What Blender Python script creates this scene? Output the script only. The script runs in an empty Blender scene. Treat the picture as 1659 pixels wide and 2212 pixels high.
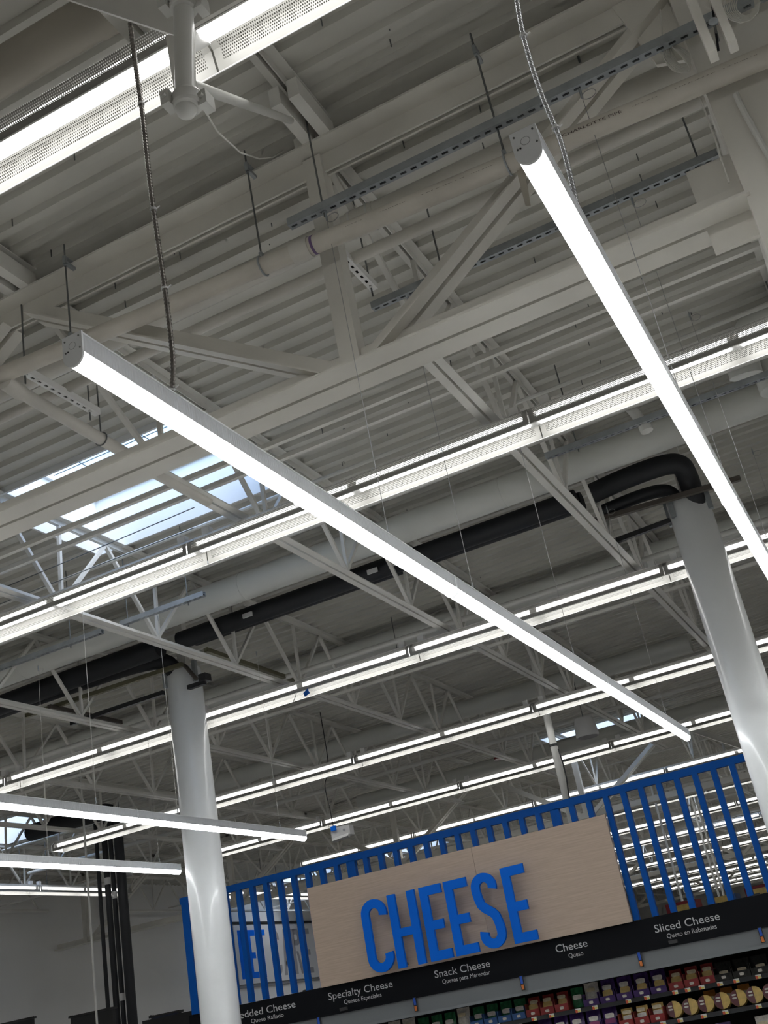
import bpy, math, random
from mathutils import Vector, Matrix

random.seed(7)
SC = bpy.context.scene
COL = SC.collection

# ------------------------------------------------------------------ camera
IMG_W, IMG_H = 1659.0, 2212.0
FPX = 2430.71
YAW, PITCH, ROLL = math.radians(-21.82658), math.radians(24.06878), math.radians(-11.0873)
CAM = Vector((0, 0, 1.6))
FWD = Vector((math.sin(YAW) * math.cos(PITCH), math.cos(YAW) * math.cos(PITCH), math.sin(PITCH)))
_rt = Vector((math.cos(YAW), -math.sin(YAW), 0))
_up = _rt.cross(FWD)
RIGHT = math.cos(ROLL) * _rt + math.sin(ROLL) * _up
UP = -math.sin(ROLL) * _rt + math.cos(ROLL) * _up
cam_data = bpy.data.cameras.new('camera')
cam_data.sensor_fit = 'HORIZONTAL'
cam_data.sensor_width = 36.0
cam_data.lens = 36.0 * FPX / IMG_W
cam_data.clip_start = 0.05
cam_data.clip_end = 400
cam = bpy.data.objects.new('camera', cam_data)
m3 = Matrix((RIGHT, UP, -FWD)).transposed()
cam.matrix_world = Matrix.Translation(CAM) @ m3.to_4x4()
COL.objects.link(cam)
SC.camera = cam

# ------------------------------------------------------------------ exposure / world
SC.view_settings.view_transform = 'Standard'
SC.view_settings.look = 'None'
SC.view_settings.gamma = 1.0
SC.view_settings.use_curve_mapping = False
SC.view_settings.exposure = 1.2
LAMP_L = 3.7      # radiance of the strip lamps
LED_L = 8.0       # radiance of the hanging linear lights
SKY_L = 0.33

world = bpy.data.worlds.new('sky')
SC.world = world
world.use_nodes = True
nt = world.node_tree
nt.nodes.clear()
wo = nt.nodes.new('ShaderNodeOutputWorld')
bg = nt.nodes.new('ShaderNodeBackground')
sky = nt.nodes.new('ShaderNodeTexSky')
sky.sky_type = 'NISHITA'
sky.sun_disc = False
sky.sun_elevation = math.radians(50)
sky.sun_rotation = math.radians(120)
sky.air_density = 1.0
sky.dust_density = 1.5
tc = nt.nodes.new('ShaderNodeTexCoord')
nz = nt.nodes.new('ShaderNodeTexNoise')
nz.inputs['Scale'].default_value = 5.0
nz.inputs['Detail'].default_value = 5.0
rp = nt.nodes.new('ShaderNodeValToRGB')
rp.color_ramp.elements[0].position = 0.52
rp.color_ramp.elements[1].position = 0.74
mixc = nt.nodes.new('ShaderNodeMix')
mixc.data_type = 'RGBA'
mixc.inputs[7].default_value = (3.2, 3.5, 3.8, 1)
nt.links.new(tc.outputs['Generated'], nz.inputs['Vector'])
nt.links.new(nz.outputs['Fac'], rp.inputs['Fac'])
nt.links.new(rp.outputs['Color'], mixc.inputs[0])
nt.links.new(sky.outputs['Color'], mixc.inputs[6])
nt.links.new(mixc.outputs[2], bg.inputs['Color'])
bg.inputs['Strength'].default_value = SKY_L
nt.links.new(bg.outputs['Background'], wo.inputs['Surface'])
SC.cycles.use_light_tree = False
SC.cycles.adaptive_threshold = 0.05
SC.cycles.adaptive_min_samples = 16
SC.cycles.max_bounces = 6
SC.cycles.diffuse_bounces = 6
SC.cycles.glossy_bounces = 2
SC.cycles.transmission_bounces = 2
SC.cycles.transparent_max_bounces = 12

# ------------------------------------------------------------------ pixel -> world helpers (each with its own real plane)
def ray(u, v):
    return RIGHT * ((u - IMG_W / 2) / FPX) - UP * ((v - IMG_H / 2) / FPX) + FWD
def at_z(u, v, z):
    d = ray(u, v); return CAM + d * ((z - CAM.z) / d.z)
def at_y(u, v, y):
    d = ray(u, v); return CAM + d * (y / d.y)
def at_x(u, v, x):
    d = ray(u, v); return CAM + d * (x / d.x)

# ------------------------------------------------------------------ materials
MATS = {}
def mat(name, col, rough=0.5, metal=0.0, var=0.0, vscale=6.0, bump=0.0, bscale=80.0, emit=None, coat=0.0, spec=0.5):
    if name in MATS: return MATS[name]
    m = bpy.data.materials.new(name); m.use_nodes = True
    t = m.node_tree; b = t.nodes['Principled BSDF']
    b.inputs['Base Color'].default_value = (*col, 1)
    b.inputs['Roughness'].default_value = rough
    b.inputs['Metallic'].default_value = metal
    b.inputs['Specular IOR Level'].default_value = spec
    if coat: b.inputs['Coat Weight'].default_value = coat
    if var > 0 or bump > 0:
        co = t.nodes.new('ShaderNodeTexCoord')
    if var > 0:
        n = t.nodes.new('ShaderNodeTexNoise'); n.inputs['Scale'].default_value = vscale; n.inputs['Detail'].default_value = 4
        r = t.nodes.new('ShaderNodeValToRGB')
        r.color_ramp.elements[0].position = 0.3; r.color_ramp.elements[1].position = 0.7
        r.color_ramp.elements[0].color = (*[c * (1 - var) for c in col], 1)
        r.color_ramp.elements[1].color = (*[min(1, c * (1 + var * 0.5)) for c in col], 1)
        t.links.new(co.outputs['Object'], n.inputs['Vector'])
        t.links.new(n.outputs['Fac'], r.inputs['Fac'])
        t.links.new(r.outputs['Color'], b.inputs['Base Color'])
    if bump > 0:
        n2 = t.nodes.new('ShaderNodeTexNoise'); n2.inputs['Scale'].default_value = bscale; n2.inputs['Detail'].default_value = 3
        bp = t.nodes.new('ShaderNodeBump'); bp.inputs['Strength'].default_value = bump; bp.inputs['Distance'].default_value = 0.01
        t.links.new(co.outputs['Object'], n2.inputs['Vector'])
        t.links.new(n2.outputs['Fac'], bp.inputs['Height'])
        t.links.new(bp.outputs['Normal'], b.inputs['Normal'])
    if emit:
        b.inputs['Emission Color'].default_value = (*emit[0], 1)
        b.inputs['Emission Strength'].default_value = emit[1]
    MATS[name] = m
    return m

DECK = mat('deck_paint', (0.63, 0.62, 0.575), 0.55, 0, 0.10, 1.5)
STEEL = mat('steel_paint', (0.73, 0.72, 0.68), 0.5, 0, 0.08, 3.0)
GIRD = mat('girder_paint', (0.72, 0.70, 0.645), 0.5, 0, 0.12, 2.0, 0.05, 60)
WHITE = mat('white_enamel', (0.80, 0.80, 0.79), 0.35)
LEDW = mat('led_housing_white', (0.84, 0.86, 0.88), 0.4)
COLW = mat('column_white', (0.76, 0.78, 0.785), 0.28, 0, 0.05, 3.0, 0.04, 40, coat=0.25)
PVC = mat('pvc_white', (0.62, 0.60, 0.55), 0.4, 0, 0.12, 3.0)
PVCB = mat('pvc_beige', (0.62, 0.585, 0.52), 0.45, 0, 0.16, 4.0)
PURPLE = mat('primer_purple', (0.16, 0.10, 0.22), 0.5)
PIPE = mat('pipe_paint', (0.66, 0.66, 0.63), 0.3, 0, 0.06, 5.0)
DUCT = mat('duct_paint', (0.62, 0.63, 0.60), 0.35, 0, 0.05, 2.0)
GALV = mat('galvanised', (0.40, 0.43, 0.45), 0.45, 0.6, 0.15, 14.0)
FLEXD = mat('flex_dark', (0.20, 0.185, 0.17), 0.3, 0.9)
FLEX = mat('flex_metal', (0.52, 0.53, 0.55), 0.25, 0.95)
ROD = mat('threaded_rod', (0.20, 0.21, 0.21), 0.45, 0.7)
BLACK = mat('black_rubber', (0.012, 0.014, 0.018), 0.6, 0, 0.2, 8.0)
BLACKM = mat('black_metal', (0.02, 0.021, 0.023), 0.45)
BROWN = mat('strut_brown', (0.13, 0.115, 0.10), 0.5, 0.4, 0.2, 5.0)
OLIVE = mat('strut_olive', (0.21, 0.20, 0.13), 0.45, 0.5, 0.15, 5.0)
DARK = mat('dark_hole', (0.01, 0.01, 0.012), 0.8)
WIRE = mat('steel_wire', (0.42, 0.42, 0.42), 0.4, 0.6)
WIREW = mat('white_wire', (0.62, 0.61, 0.56), 0.5)
BLUE = mat('blue_paint', (0.0, 0.088, 0.42), 0.5, 0, 0.05, 4.0, spec=0.2)
BLUEL = mat('blue_letter', (0.0, 0.16, 0.80), 0.55, spec=0.15)
HEADER = mat('header_black', (0.006, 0.007, 0.0095), 0.6, spec=0.15)
CASEG = mat('case_grey', (0.22, 0.235, 0.25), 0.45)
CASEB = mat('case_black', (0.008, 0.008, 0.009), 0.6)
TXTW = mat('lettering_white', (0.62, 0.63, 0.64), 0.5)
WALLM = mat('wall_paint', (0.80, 0.80, 0.79), 0.7, 0, 0.05, 0.6)
FLOORM = mat('polished_concrete', (0.44, 0.425, 0.40), 0.3, 0, 0.15, 1.2)
RED = mat('red_device', (0.20, 0.01, 0.015), 0.4)
PLASTIC = mat('white_plastic', (0.62, 0.62, 0.62), 0.45)
WELL = mat('well_white', (0.82, 0.83, 0.84), 0.5, 0, 0.04, 2.0)
TAN = mat('tan_pipe', (0.44, 0.41, 0.35), 0.5, 0, 0.1, 3.0)
CREAM = mat('pack_cream', (0.70, 0.60, 0.40), 0.35, 0, 0.3, 40)
PKPURP = mat('pack_purple', (0.07, 0.035, 0.16), 0.25, 0, 0.3, 30)
PKGREEN = mat('pack_green', (0.03, 0.16, 0.07), 0.25, 0, 0.4, 30)
PKRED = mat('pack_red', (0.30, 0.03, 0.03), 0.35, 0, 0.2, 20)
PKBLUE = mat('pack_blue', (0.04, 0.12, 0.32), 0.35)
PKYEL = mat('pack_yellow', (0.75, 0.52, 0.14), 0.35, 0, 0.2, 30)
PKMAG = mat('pack_magenta', (0.30, 0.03, 0.17), 0.35)
PKWHITE = mat('pack_white', (0.72, 0.68, 0.62), 0.35, 0, 0.25, 50)
PKBLK = mat('pack_black', (0.03, 0.03, 0.028), 0.2, 0, 0.5, 40)
PKMAR = mat('pack_maroon', (0.12, 0.02, 0.03), 0.3)
PKORG = mat('pack_orange', (0.72, 0.30, 0.06), 0.35)
GREYL = mat('sign_grey', (0.33, 0.33, 0.36), 0.5)
SIGNW = mat('sign_white', (0.72, 0.72, 0.73), 0.5)

def lamp_mat(name, col, s):
    m = bpy.data.materials.new(name); m.use_nodes = True
    t = m.node_tree; t.nodes.clear()
    o = t.nodes.new('ShaderNodeOutputMaterial'); e = t.nodes.new('ShaderNodeEmission')
    e.inputs['Color'].default_value = (*col, 1); e.inputs['Strength'].default_value = s
    t.links.new(e.outputs[0], o.inputs['Surface'])
    return m
LAMPM = lamp_mat('strip_lamp_glow', (1.0, 0.995, 0.975), LAMP_L)
LEDM = lamp_mat('led_diffuser_glow', (0.97, 0.99, 1.0), LED_L)
SCREENM = lamp_mat('blue_screen', (0.01, 0.09, 0.75), 0.9)

def wood_mat():
    m = bpy.data.materials.new('pale_wood'); m.use_nodes = True
    t = m.node_tree; b = t.nodes['Principled BSDF']; b.inputs['Roughness'].default_value = 0.55
    co = t.nodes.new('ShaderNodeTexCoord'); mp = t.nodes.new('ShaderNodeMapping')
    mp.inputs['Scale'].default_value = (1.2, 1.0, 26.0)
    n = t.nodes.new('ShaderNodeTexNoise'); n.inputs['Scale'].default_value = 3.0; n.inputs['Detail'].default_value = 6
    r = t.nodes.new('ShaderNodeValToRGB')
    r.color_ramp.elements[0].position = 0.32; r.color_ramp.elements[0].color = (0.50, 0.39, 0.305, 1)
    r.color_ramp.elements[1].position = 0.68; r.color_ramp.elements[1].color = (0.60, 0.475, 0.38, 1)
    t.links.new(co.outputs['Object'], mp.inputs['Vector']); t.links.new(mp.outputs['Vector'], n.inputs['Vector'])
    t.links.new(n.outputs['Fac'], r.inputs['Fac']); t.links.new(r.outputs['Color'], b.inputs['Base Color'])
    return m
WOOD = wood_mat()

def perforated_mat():
    """white sheet steel with a staggered grid of round holes laid out in its own UV metres"""
    m = bpy.data.materials.new('perforated_sheet'); m.use_nodes = True
    t = m.node_tree; b = t.nodes['Principled BSDF']
    b.inputs['Base Color'].default_value = (0.33, 0.325, 0.305, 1); b.inputs['Roughness'].default_value = 0.45
    out = t.nodes['Material Output']
    uv = t.nodes.new('ShaderNodeUVMap'); uv.uv_map = 'sheet'
    P, Q, R = 0.0085, 0.0147, 0.00245
    def grid(off):
        a = t.nodes.new('ShaderNodeVectorMath'); a.operation = 'MULTIPLY'; a.inputs[1].default_value = (1 / P, 1 / Q, 0)
        t.links.new(uv.outputs[0], a.inputs[0])
        c = t.nodes.new('ShaderNodeVectorMath'); c.operation = 'ADD'; c.inputs[1].default_value = (off, off, 0)
        t.links.new(a.outputs[0], c.inputs[0])
        f = t.nodes.new('ShaderNodeVectorMath'); f.operation = 'FRACTION'; t.links.new(c.outputs[0], f.inputs[0])
        s = t.nodes.new('ShaderNodeVectorMath'); s.operation = 'SUBTRACT'; s.inputs[1].default_value = (0.5, 0.5, 0)
        t.links.new(f.outputs[0], s.inputs[0])
        k = t.nodes.new('ShaderNodeVectorMath'); k.operation = 'MULTIPLY'; k.inputs[1].default_value = (P, Q, 0)
        t.links.new(s.outputs[0], k.inputs[0])
        l = t.nodes.new('ShaderNodeVectorMath'); l.operation = 'LENGTH'; t.links.new(k.outputs[0], l.inputs[0])
        return l.outputs['Value']
    mn = t.nodes.new('ShaderNodeMath'); mn.operation = 'MINIMUM'
    t.links.new(grid(0.0), mn.inputs[0]); t.links.new(grid(0.5), mn.inputs[1])
    lt = t.nodes.new('ShaderNodeMath'); lt.operation = 'LESS_THAN'; lt.inputs[1].default_value = R
    t.links.new(mn.outputs[0], lt.inputs[0])
    # keep the rolled lips and the ends solid (v from the lip, u along the sheet)
    sx = t.nodes.new('ShaderNodeSeparateXYZ'); t.links.new(uv.outputs[0], sx.inputs[0])
    def cmp_(sock, op, val):
        n = t.nodes.new('ShaderNodeMath'); n.operation = op; n.inputs[1].default_value = val
        t.links.new(sock, n.inputs[0]); return n.outputs[0]
    def mul(a, c):
        n = t.nodes.new('ShaderNodeMath'); n.operation = 'MULTIPLY'; t.links.new(a, n.inputs[0]); t.links.new(c, n.inputs[1]); return n.outputs[0]
    g = mul(cmp_(sx.outputs['Y'], 'GREATER_THAN', 0.024), cmp_(sx.outputs['Y'], 'LESS_THAN', 0.30 - 0.024))
    g = mul(g, mul(cmp_(sx.outputs['X'], 'GREATER_THAN', 0.03), cmp_(sx.outputs['X'], 'LESS_THAN', 2.41)))
    h = mul(lt.outputs[0], g)
    tr = t.nodes.new('ShaderNodeBsdfTransparent')
    mx = t.nodes.new('ShaderNodeMixShader')
    t.links.new(h, mx.inputs[0]); t.links.new(b.outputs[0], mx.inputs[1]); t.links.new(tr.outputs[0], mx.inputs[2])
    t.links.new(mx.outputs[0], out.inputs['Surface'])
    return m
PERF = perforated_mat()

def glass_mat():
    m = bpy.data.materials.new('skylight_glass'); m.use_nodes = True
    t = m.node_tree; t.nodes.clear()
    o = t.nodes.new('ShaderNodeOutputMaterial'); mx = t.nodes.new('ShaderNodeMixShader')
    tr = t.nodes.new('ShaderNodeBsdfTransparent'); tr.inputs[0].default_value = (0.93, 0.97, 0.98, 1)
    gl = t.nodes.new('ShaderNodeBsdfGlossy'); gl.inputs['Roughness'].default_value = 0.05
    mx.inputs[0].default_value = 0.05
    t.links.new(tr.outputs[0], mx.inputs[1]); t.links.new(gl.outputs[0], mx.inputs[2]); t.links.new(mx.outputs[0], o.inputs['Surface'])
    return m
GLASS = glass_mat()

def ribbed_mat():
    """fluted white extrusion side of the linear lights"""
    m = bpy.data.materials.new('led_ribbed_side'); m.use_nodes = True
    t = m.node_tree; b = t.nodes['Principled BSDF']
    b.inputs['Base Color'].default_value = (0.66, 0.68, 0.71, 1); b.inputs['Roughness'].default_value = 0.35
    co = t.nodes.new('ShaderNodeTexCoord')
    w = t.nodes.new('ShaderNodeTexWave'); w.bands_direction = 'Y'; w.inputs['Scale'].default_value = 26.0
    bp = t.nodes.new('ShaderNodeBump'); bp.inputs['Strength'].default_value = 0.5; bp.inputs['Distance'].default_value = 0.004
    t.links.new(co.outputs['Object'], w.inputs['Vector']); t.links.new(w.outputs['Fac'], bp.inputs['Height'])
    t.links.new(bp.outputs['Normal'], b.inputs['Normal'])
    return m
LEDRIB = ribbed_mat()

# ------------------------------------------------------------------ mesh builder
class MB:
    def __init__(s): s.v = []; s.f = []; s.uv = {}
    def add(s, verts, faces):
        n = len(s.v); s.v += [tuple(p) for p in verts]
        s.f += [tuple(i + n for i in f) for f in faces]; return s
    def box(s, x0, x1, y0, y1, z0, z1):
        return s.add([(x0,y0,z0),(x1,y0,z0),(x1,y1,z0),(x0,y1,z0),(x0,y0,z1),(x1,y0,z1),(x1,y1,z1),(x0,y1,z1)],
                     [(0,3,2,1),(4,5,6,7),(0,1,5,4),(1,2,6,5),(2,3,7,6),(3,0,4,7)])
    def prism(s, pts, d):
        """closed polygon (3D points, planar) pushed along vector d"""
        n = len(pts); d = Vector(d)
        vs = [Vector(p) for p in pts] + [Vector(p) + d for p in pts]
        fs = [tuple(range(n - 1, -1, -1)), tuple(range(n, 2 * n))]
        fs += [(i, (i + 1) % n, n + (i + 1) % n, n + i) for i in range(n)]
        return s.add(vs, fs)
    def section(s, p0, p1, poly, a, b):
        """extrude a 2D polygon given in axes a,b from p0 to p1"""
        p0, p1, a, b = Vector(p0), Vector(p1), Vector(a), Vector(b)
        return s.prism([p0 + a * x + b * y for x, y in poly], p1 - p0)
    def angle(s, p0, p1, a, b, la, lb, t=0.008):
        return s.section(p0, p1, [(0,0),(la,0),(la,t),(t,t),(t,lb),(0,lb)], a, b)
    def bar(s, p0, p1, w, h, upv=(0,0,1)):
        p0, p1 = Vector(p0), Vector(p1); d = (p1 - p0).normalized()
        u = Vector(upv); r = d.cross(u)
        if r.length < 1e-4: r = d.cross(Vector((0,1,0)))
        r.normalize(); u = r.cross(d).normalized()
        return s.section(p0, p1, [(-w/2,-h/2),(w/2,-h/2),(w/2,h/2),(-w/2,h/2)], r, u)
    def tube(s, pts, r, n=8, cap=True):
        pts = [Vector(p) for p in pts]; rs = r if isinstance(r, (list, tuple)) else [r] * len(pts)
        ref = None; rings = []
        for i, p in enumerate(pts):
            if i == 0: d = pts[1] - pts[0]
            elif i == len(pts) - 1: d = pts[-1] - pts[-2]
            else: d = (pts[i+1] - p).normalized() + (p - pts[i-1]).normalized()
            d.normalize()
            if ref is None:
                ref = d.cross(Vector((0,0,1)))
                if ref.length < 1e-3: ref = d.cross(Vector((0,1,0)))
            ref = (ref - d * ref.dot(d)).normalized(); o = d.cross(ref)
            rings.append([p + (ref * math.cos(2*math.pi*k/n) + o * math.sin(2*math.pi*k/n)) * rs[i] for k in range(n)])
        vs = [q for R in rings for q in R]; fs = []
        for i in range(len(pts) - 1):
            for k in range(n):
                fs.append((i*n+k, i*n+(k+1)%n, (i+1)*n+(k+1)%n, (i+1)*n+k))
        if cap:
            fs.append(tuple(range(n-1,-1,-1))); fs.append(tuple(range(len(vs)-n, len(vs))))
        return s.add(vs, fs)
    def lathe(s, prof, o, ax, n=20):
        """profile [(r,h)] turned round axis ax through o"""
        o, ax = Vector(o), Vector(ax).normalized()
        a = ax.cross(Vector((0,1,0)));
        if a.length < 1e-3: a = ax.cross(Vector((1,0,0)))
        a.normalize(); b = ax.cross(a)
        vs = []; fs = []
        for r, h in prof:
            for k in range(n):
                t = 2*math.pi*k/n; vs.append(o + ax*h + (a*math.cos(t)+b*math.sin(t))*max(r,1e-5))
        for i in range(len(prof)-1):
            for k in range(n): fs.append((i*n+k, i*n+(k+1)%n, (i+1)*n+(k+1)%n, (i+1)*n+k))
        fs.append(tuple(range(n-1,-1,-1))); fs.append(tuple(range(len(vs)-n, len(vs))))
        return s.add(vs, fs)
    def mesh(s, name, m, off=(0,0,0), smooth=False):
        me = bpy.data.meshes.new(name); off = Vector(off)
        me.from_pydata([tuple(Vector(p) - off) for p in s.v], [], s.f)
        me.materials.append(m)
        if smooth:
            for p in me.polygons: p.use_smooth = True
            try: me.set_sharp_from_angle(angle=math.radians(38))
            except Exception: pass
        me.update()
        return me

def setp(o, label=None, cat=None, group=None, kind=None):
    if label: o['label'] = label
    if cat: o['category'] = cat
    if group: o['group'] = group
    if kind: o['kind'] = kind
    return o
def thing(name, label, cat, loc=(0,0,0), group=None, rz=0.0, kind=None):
    o = bpy.data.objects.new(name, None); o.empty_display_size = 0.1
    o.location = loc; o.rotation_euler = (0,0,rz); COL.objects.link(o)
    return setp(o, label, cat, group, kind)
def root_of(o):
    while o.parent: o = o.parent
    return o
def part(name, mb, m, parent, smooth=False, label=None, kind=None):
    """a mesh given in world metres, hung under its thing (or under another part of it)"""
    me = mb.mesh(name, m, root_of(parent).location, smooth)
    o = bpy.data.objects.new(name, me); o.parent = parent; COL.objects.link(o)
    return setp(o, label, None, None, kind)
def inst(name, me, parent, loc=(0,0,0), rot=(0,0,0), kind=None, scale=None):
    o = bpy.data.objects.new(name, me); o.parent = parent; o.location = loc; o.rotation_euler = rot
    if scale: o.scale = scale
    COL.objects.link(o); return setp(o, None, None, None, kind)
def solo(name, mb, m, label, cat, group=None, smooth=False, base=None):
    """a thing that is one mesh"""
    if base is None:
        n = len(mb.v); base = Vector((sum(p[0] for p in mb.v)/n, sum(p[1] for p in mb.v)/n, min(p[2] for p in mb.v)))
    o = bpy.data.objects.new(name, mb.mesh(name, m, base, smooth)); o.location = base; COL.objects.link(o)
    return setp(o, label, cat, group)
def struct(name, mb, m, smooth=False):
    o = bpy.data.objects.new(name, mb.mesh(name, m, (0,0,0), smooth)); COL.objects.link(o); o['kind'] = 'structure'; return o
ORD = ['first','second','third','fourth','fifth','sixth','seventh','eighth','ninth','tenth','eleventh','twelfth','thirteenth',
       'fourteenth','fifteenth','sixteenth','seventeenth','eighteenth','nineteenth','twentieth','twenty-first','twenty-second',
       'twenty-third','twenty-fourth','twenty-fifth','twenty-sixth','twenty-seventh','twenty-eighth']

_fonts = {}
def text_mb(body, size, align='LEFT'):
    """flat lettering as 2D verts/faces (x right, y up)"""
    cu = bpy.data.curves.new('t', 'FONT'); cu.body = body; cu.size = size; cu.align_x = align; cu.resolution_u = 3
    ob = bpy.data.objects.new('t', cu); COL.objects.link(ob)
    dg = bpy.context.evaluated_depsgraph_get(); me = bpy.data.meshes.new_from_object(ob.evaluated_get(dg))
    vs = [v.co.copy() for v in me.vertices]; fs = [tuple(p.vertices) for p in me.polygons]
    bpy.data.objects.remove(ob); bpy.data.curves.remove(cu); bpy.data.meshes.remove(me)
    return vs, fs
def text_on_front(body, x0, x1, z, y, cap_h):
    """lettering on a plane facing -Y between x0 and x1, baseline z"""
    vs, fs = text_mb(body, 1.0)
    xs = [v.x for v in vs]; a, b = min(xs), max(xs); sc = cap_h / 0.70
    sx = (x1 - x0) / (b - a)
    mb = MB(); mb.add([(x0 + (v.x - a) * sx, y, z + v.y * sc) for v in vs], fs)
    return mb

# ------------------------------------------------------------------ big numbers of the place
DECK_Z = 5.57
JOIST_Z = 4.80
GIRD_Y = [3.96, 19.70, 35.44, 51.18]
JX = lambda k: -1.585 + 1.83 * k
X_L, X_R, Y_N, Y_F = -17.0, 10.0, -11.8, 66.0
SKYL = [  # skylight openings x0,x1,y0,y1
    (-5.45, -3.57, 5.65, 7.16), (-5.55, -3.65, 19.0, 20.7), (-5.2, -3.32, 29.2, 30.7), (-14.6, -12.72, 14.0, 15.5),
    (-13.2, -11.3, 27.3, 28.8), (-9.4, -7.5, 38.5, 40.0), (-16.5, -14.6, 26.6, 28.4)]  # last opening is unseen, added to throw daylight on the wall sign

# ------------------------------------------------------------------ setting
struct('floor', MB().box(X_L - .2, X_R + .2, Y_N - .2, Y_F + .2, -0.2, 0), FLOORM)
struct('wall_left', MB().box(X_L - .2, X_L, Y_N, Y_F, 0, DECK_Z + .3), WALLM)
struct('wall_right', MB().box(X_R, X_R + .2, Y_N, Y_F, 0, DECK_Z + .3), WALLM)
struct('wall_back', MB().box(X_L, X_R, Y_F, Y_F + .2, 0, DECK_Z + .3), WALLM)
struct('wall_front', MB().box(X_L, X_R, Y_N - .2, Y_N, 0, DECK_Z + .3), WALLM)

ceiling = bpy.data.objects.new('ceiling', None); COL.objects.link(ceiling); ceiling['kind'] = 'structure'
PITCH_D = 0.1524
def deck_mesh(x0, x1, flutes, name):
    prof = []; z = 0.0
    for i in range(flutes):
        y = i * PITCH_D
        prof += [(y, 0.0), (y + .046, 0.0), (y + .0555, .038), (y + .143, .038)]
    prof.append((flutes * PITCH_D, 0.0))
    mb = MB(); n = len(prof)
    vs = [(x0, y, zz) for y, zz in prof] + [(x1, y, zz) for y, zz in prof]
    mb.add(vs, [(i, i + 1, n + i + 1, n + i) for i in range(n - 1)])
    return mb.mesh(name, DECK)
deck_cache = {}
def deck_piece(x0, x1, y0, nfl):
    key = (round(x0, 3), round(x1, 3), nfl)
    if key not in deck_cache: deck_cache[key] = deck_mesh(x0, x1, nfl, 'deck_panel')
    inst('deck_panel', deck_cache[key], ceiling, (0, y0, DECK_Z))
sheet = 6 * PITCH_D
y = Y_N
# skylight openings snapped to flutes so that whole sheets are cut
cuts = []
for (a, b, c, d) in SKYL:
    i0 = round((c - Y_N) / PITCH_D); i1 = round((d - Y_N) / PITCH_D); cuts.append((a, b, i0, i1))
nfl_total = int((Y_F - Y_N) / PITCH_D) + 1
i = 0
while i < nfl_total:
    j = min(i + 6, nfl_total)
    act = [c for c in cuts if c[2] < j and c[3] > i]
    if not act:
        deck_piece(X_L, X_R, Y_N + i * PITCH_D, j - i); i = j; continue
    edges = sorted({i, j} | {e for c in act for e in (c[2], c[3]) if i < e < j})
    for e0, e1 in zip(edges[:-1], edges[1:]):
        here = sorted([c for c in act if c[2] < e1 and c[3] > e0]); xs = [X_L]
        for c in here: xs += [c[0], c[1]]
        xs.append(X_R)
        for k in range(0, len(xs), 2): deck_piece(xs[k], xs[k+1], Y_N + e0 * PITCH_D, e1 - e0)
    i = j
# the opaque deck sheets keep daylight out except through the skylight openings
# screws poking through the deck
scr = MB().tube([(0,0,-.045),(0,0,.02)], .0035, 5).mesh('deck_screw', ROD)
for u, v in [(26,473),(160,330),(110,540),(270,650),(248,610),(388,545),(375,535),(585,475),(580,515),(660,525),(738,270),(1035,228),
             (1155,355),(1247,121),(1250,120),(870,305),(1375,333),(1382,377),(1416,435),(1382,590),(1427,667),(1490,668),(1268,650),
             (1241,695),(1100,780),(1270,735),(1255,820),(1295,775),(972,778),(1060,695),(1153,555),(742,918),(741,920),(695,1165-240),
             (835,930),(741,990),(738,995),(655,933),(877,1093),(922,1110),(1036,1240),(842,85),(693,40),(838,50),(1042,308),(1550,840),
             (1060,850),(880,860)]:
    p = at_z(u, v, DECK_Z + .038)
    inst('deck_screw', scr, ceiling, p)

# ------------------------------------------------------------------ skylights
def skylight(n, x0, x1, y0, y1, label):
    i0 = round((y0 - Y_N) / PITCH_D); i1 = round((y1 - Y_N) / PITCH_D)
    y0, y1 = Y_N + i0 * PITCH_D, Y_N + i1 * PITCH_D
    zt = 6.06; z0 = DECK_Z - .01
    r = thing('skylight', label, 'skylight', ((x0+x1)/2, (y0+y1)/2, z0), 'skylights in the roof')
    part('well_wall', MB().box(x0-.02, x0, y0-.02, y1+.02, z0, zt), WELL, r)
    part('well_wall', MB().box(x1, x1+.02, y0-.02, y1+.02, z0, zt), WELL, r)
    part('well_wall', MB().box(x0, x1, y0-.02, y0, z0, zt), WELL, r)
    w = part('well_wall', MB().box(x0, x1, y1, y1+.02, z0, zt), WELL, r)
    fr = MB()
    fr.box(x0-.04, x1+.04, y0-.04, y0+.03, zt, zt+.06); fr.box(x0-.04, x1+.04, y1-.03, y1+.04, zt, zt+.06)
    fr.box(x0-.04, x0+.03, y0+.03, y1-.03, zt, zt+.06); fr.box(x1-.03, x1+.04, y0+.03, y1-.03, zt, zt+.06)
    part('curb_frame', fr, WELL, r)
    bar_b = mat('glazing_bar', (0.06, 0.09, 0.12), 0.5)
    nx, ny = 6, 5
    for k in range(1, nx): 
        xx = x0 + (x1-x0)*k/nx; part('glazing_bar', MB().box(xx-.003, xx+.003, y0+.03, y1-.03, zt+.045, zt+.05), bar_b, r)
    for k in range(1, ny):
        yy = y0 + (y1-y0)*k/ny; part('glazing_bar', MB().box(x0+.03, x1-.03, yy-.003, yy+.003, zt+.045, zt+.05), bar_b, r)
    part('pane', MB().box(x0+.01, x1-.01, y0+.01, y1-.01, zt+.052, zt+.06), GLASS, r)
    return r
sk_lab = ['bright roof skylight with a pale well, nearest the camera at left',
          'second nearest skylight, seen past the far end of the long hanging light',
          'skylight glimpsed between the blue slats above the sliced cheese sign',
          'small skylight glimpse at the left edge below the upper left hanging light',
          'skylight glimpsed through the slats above the wooden cheese panel',
          'far roof skylight beyond the cheese aisle near the back',
          'unseen skylight added beside the left wall to light the wall sign']
for n, s_ in enumerate(SKYL): skylight(n, *s_, sk_lab[n])

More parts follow.
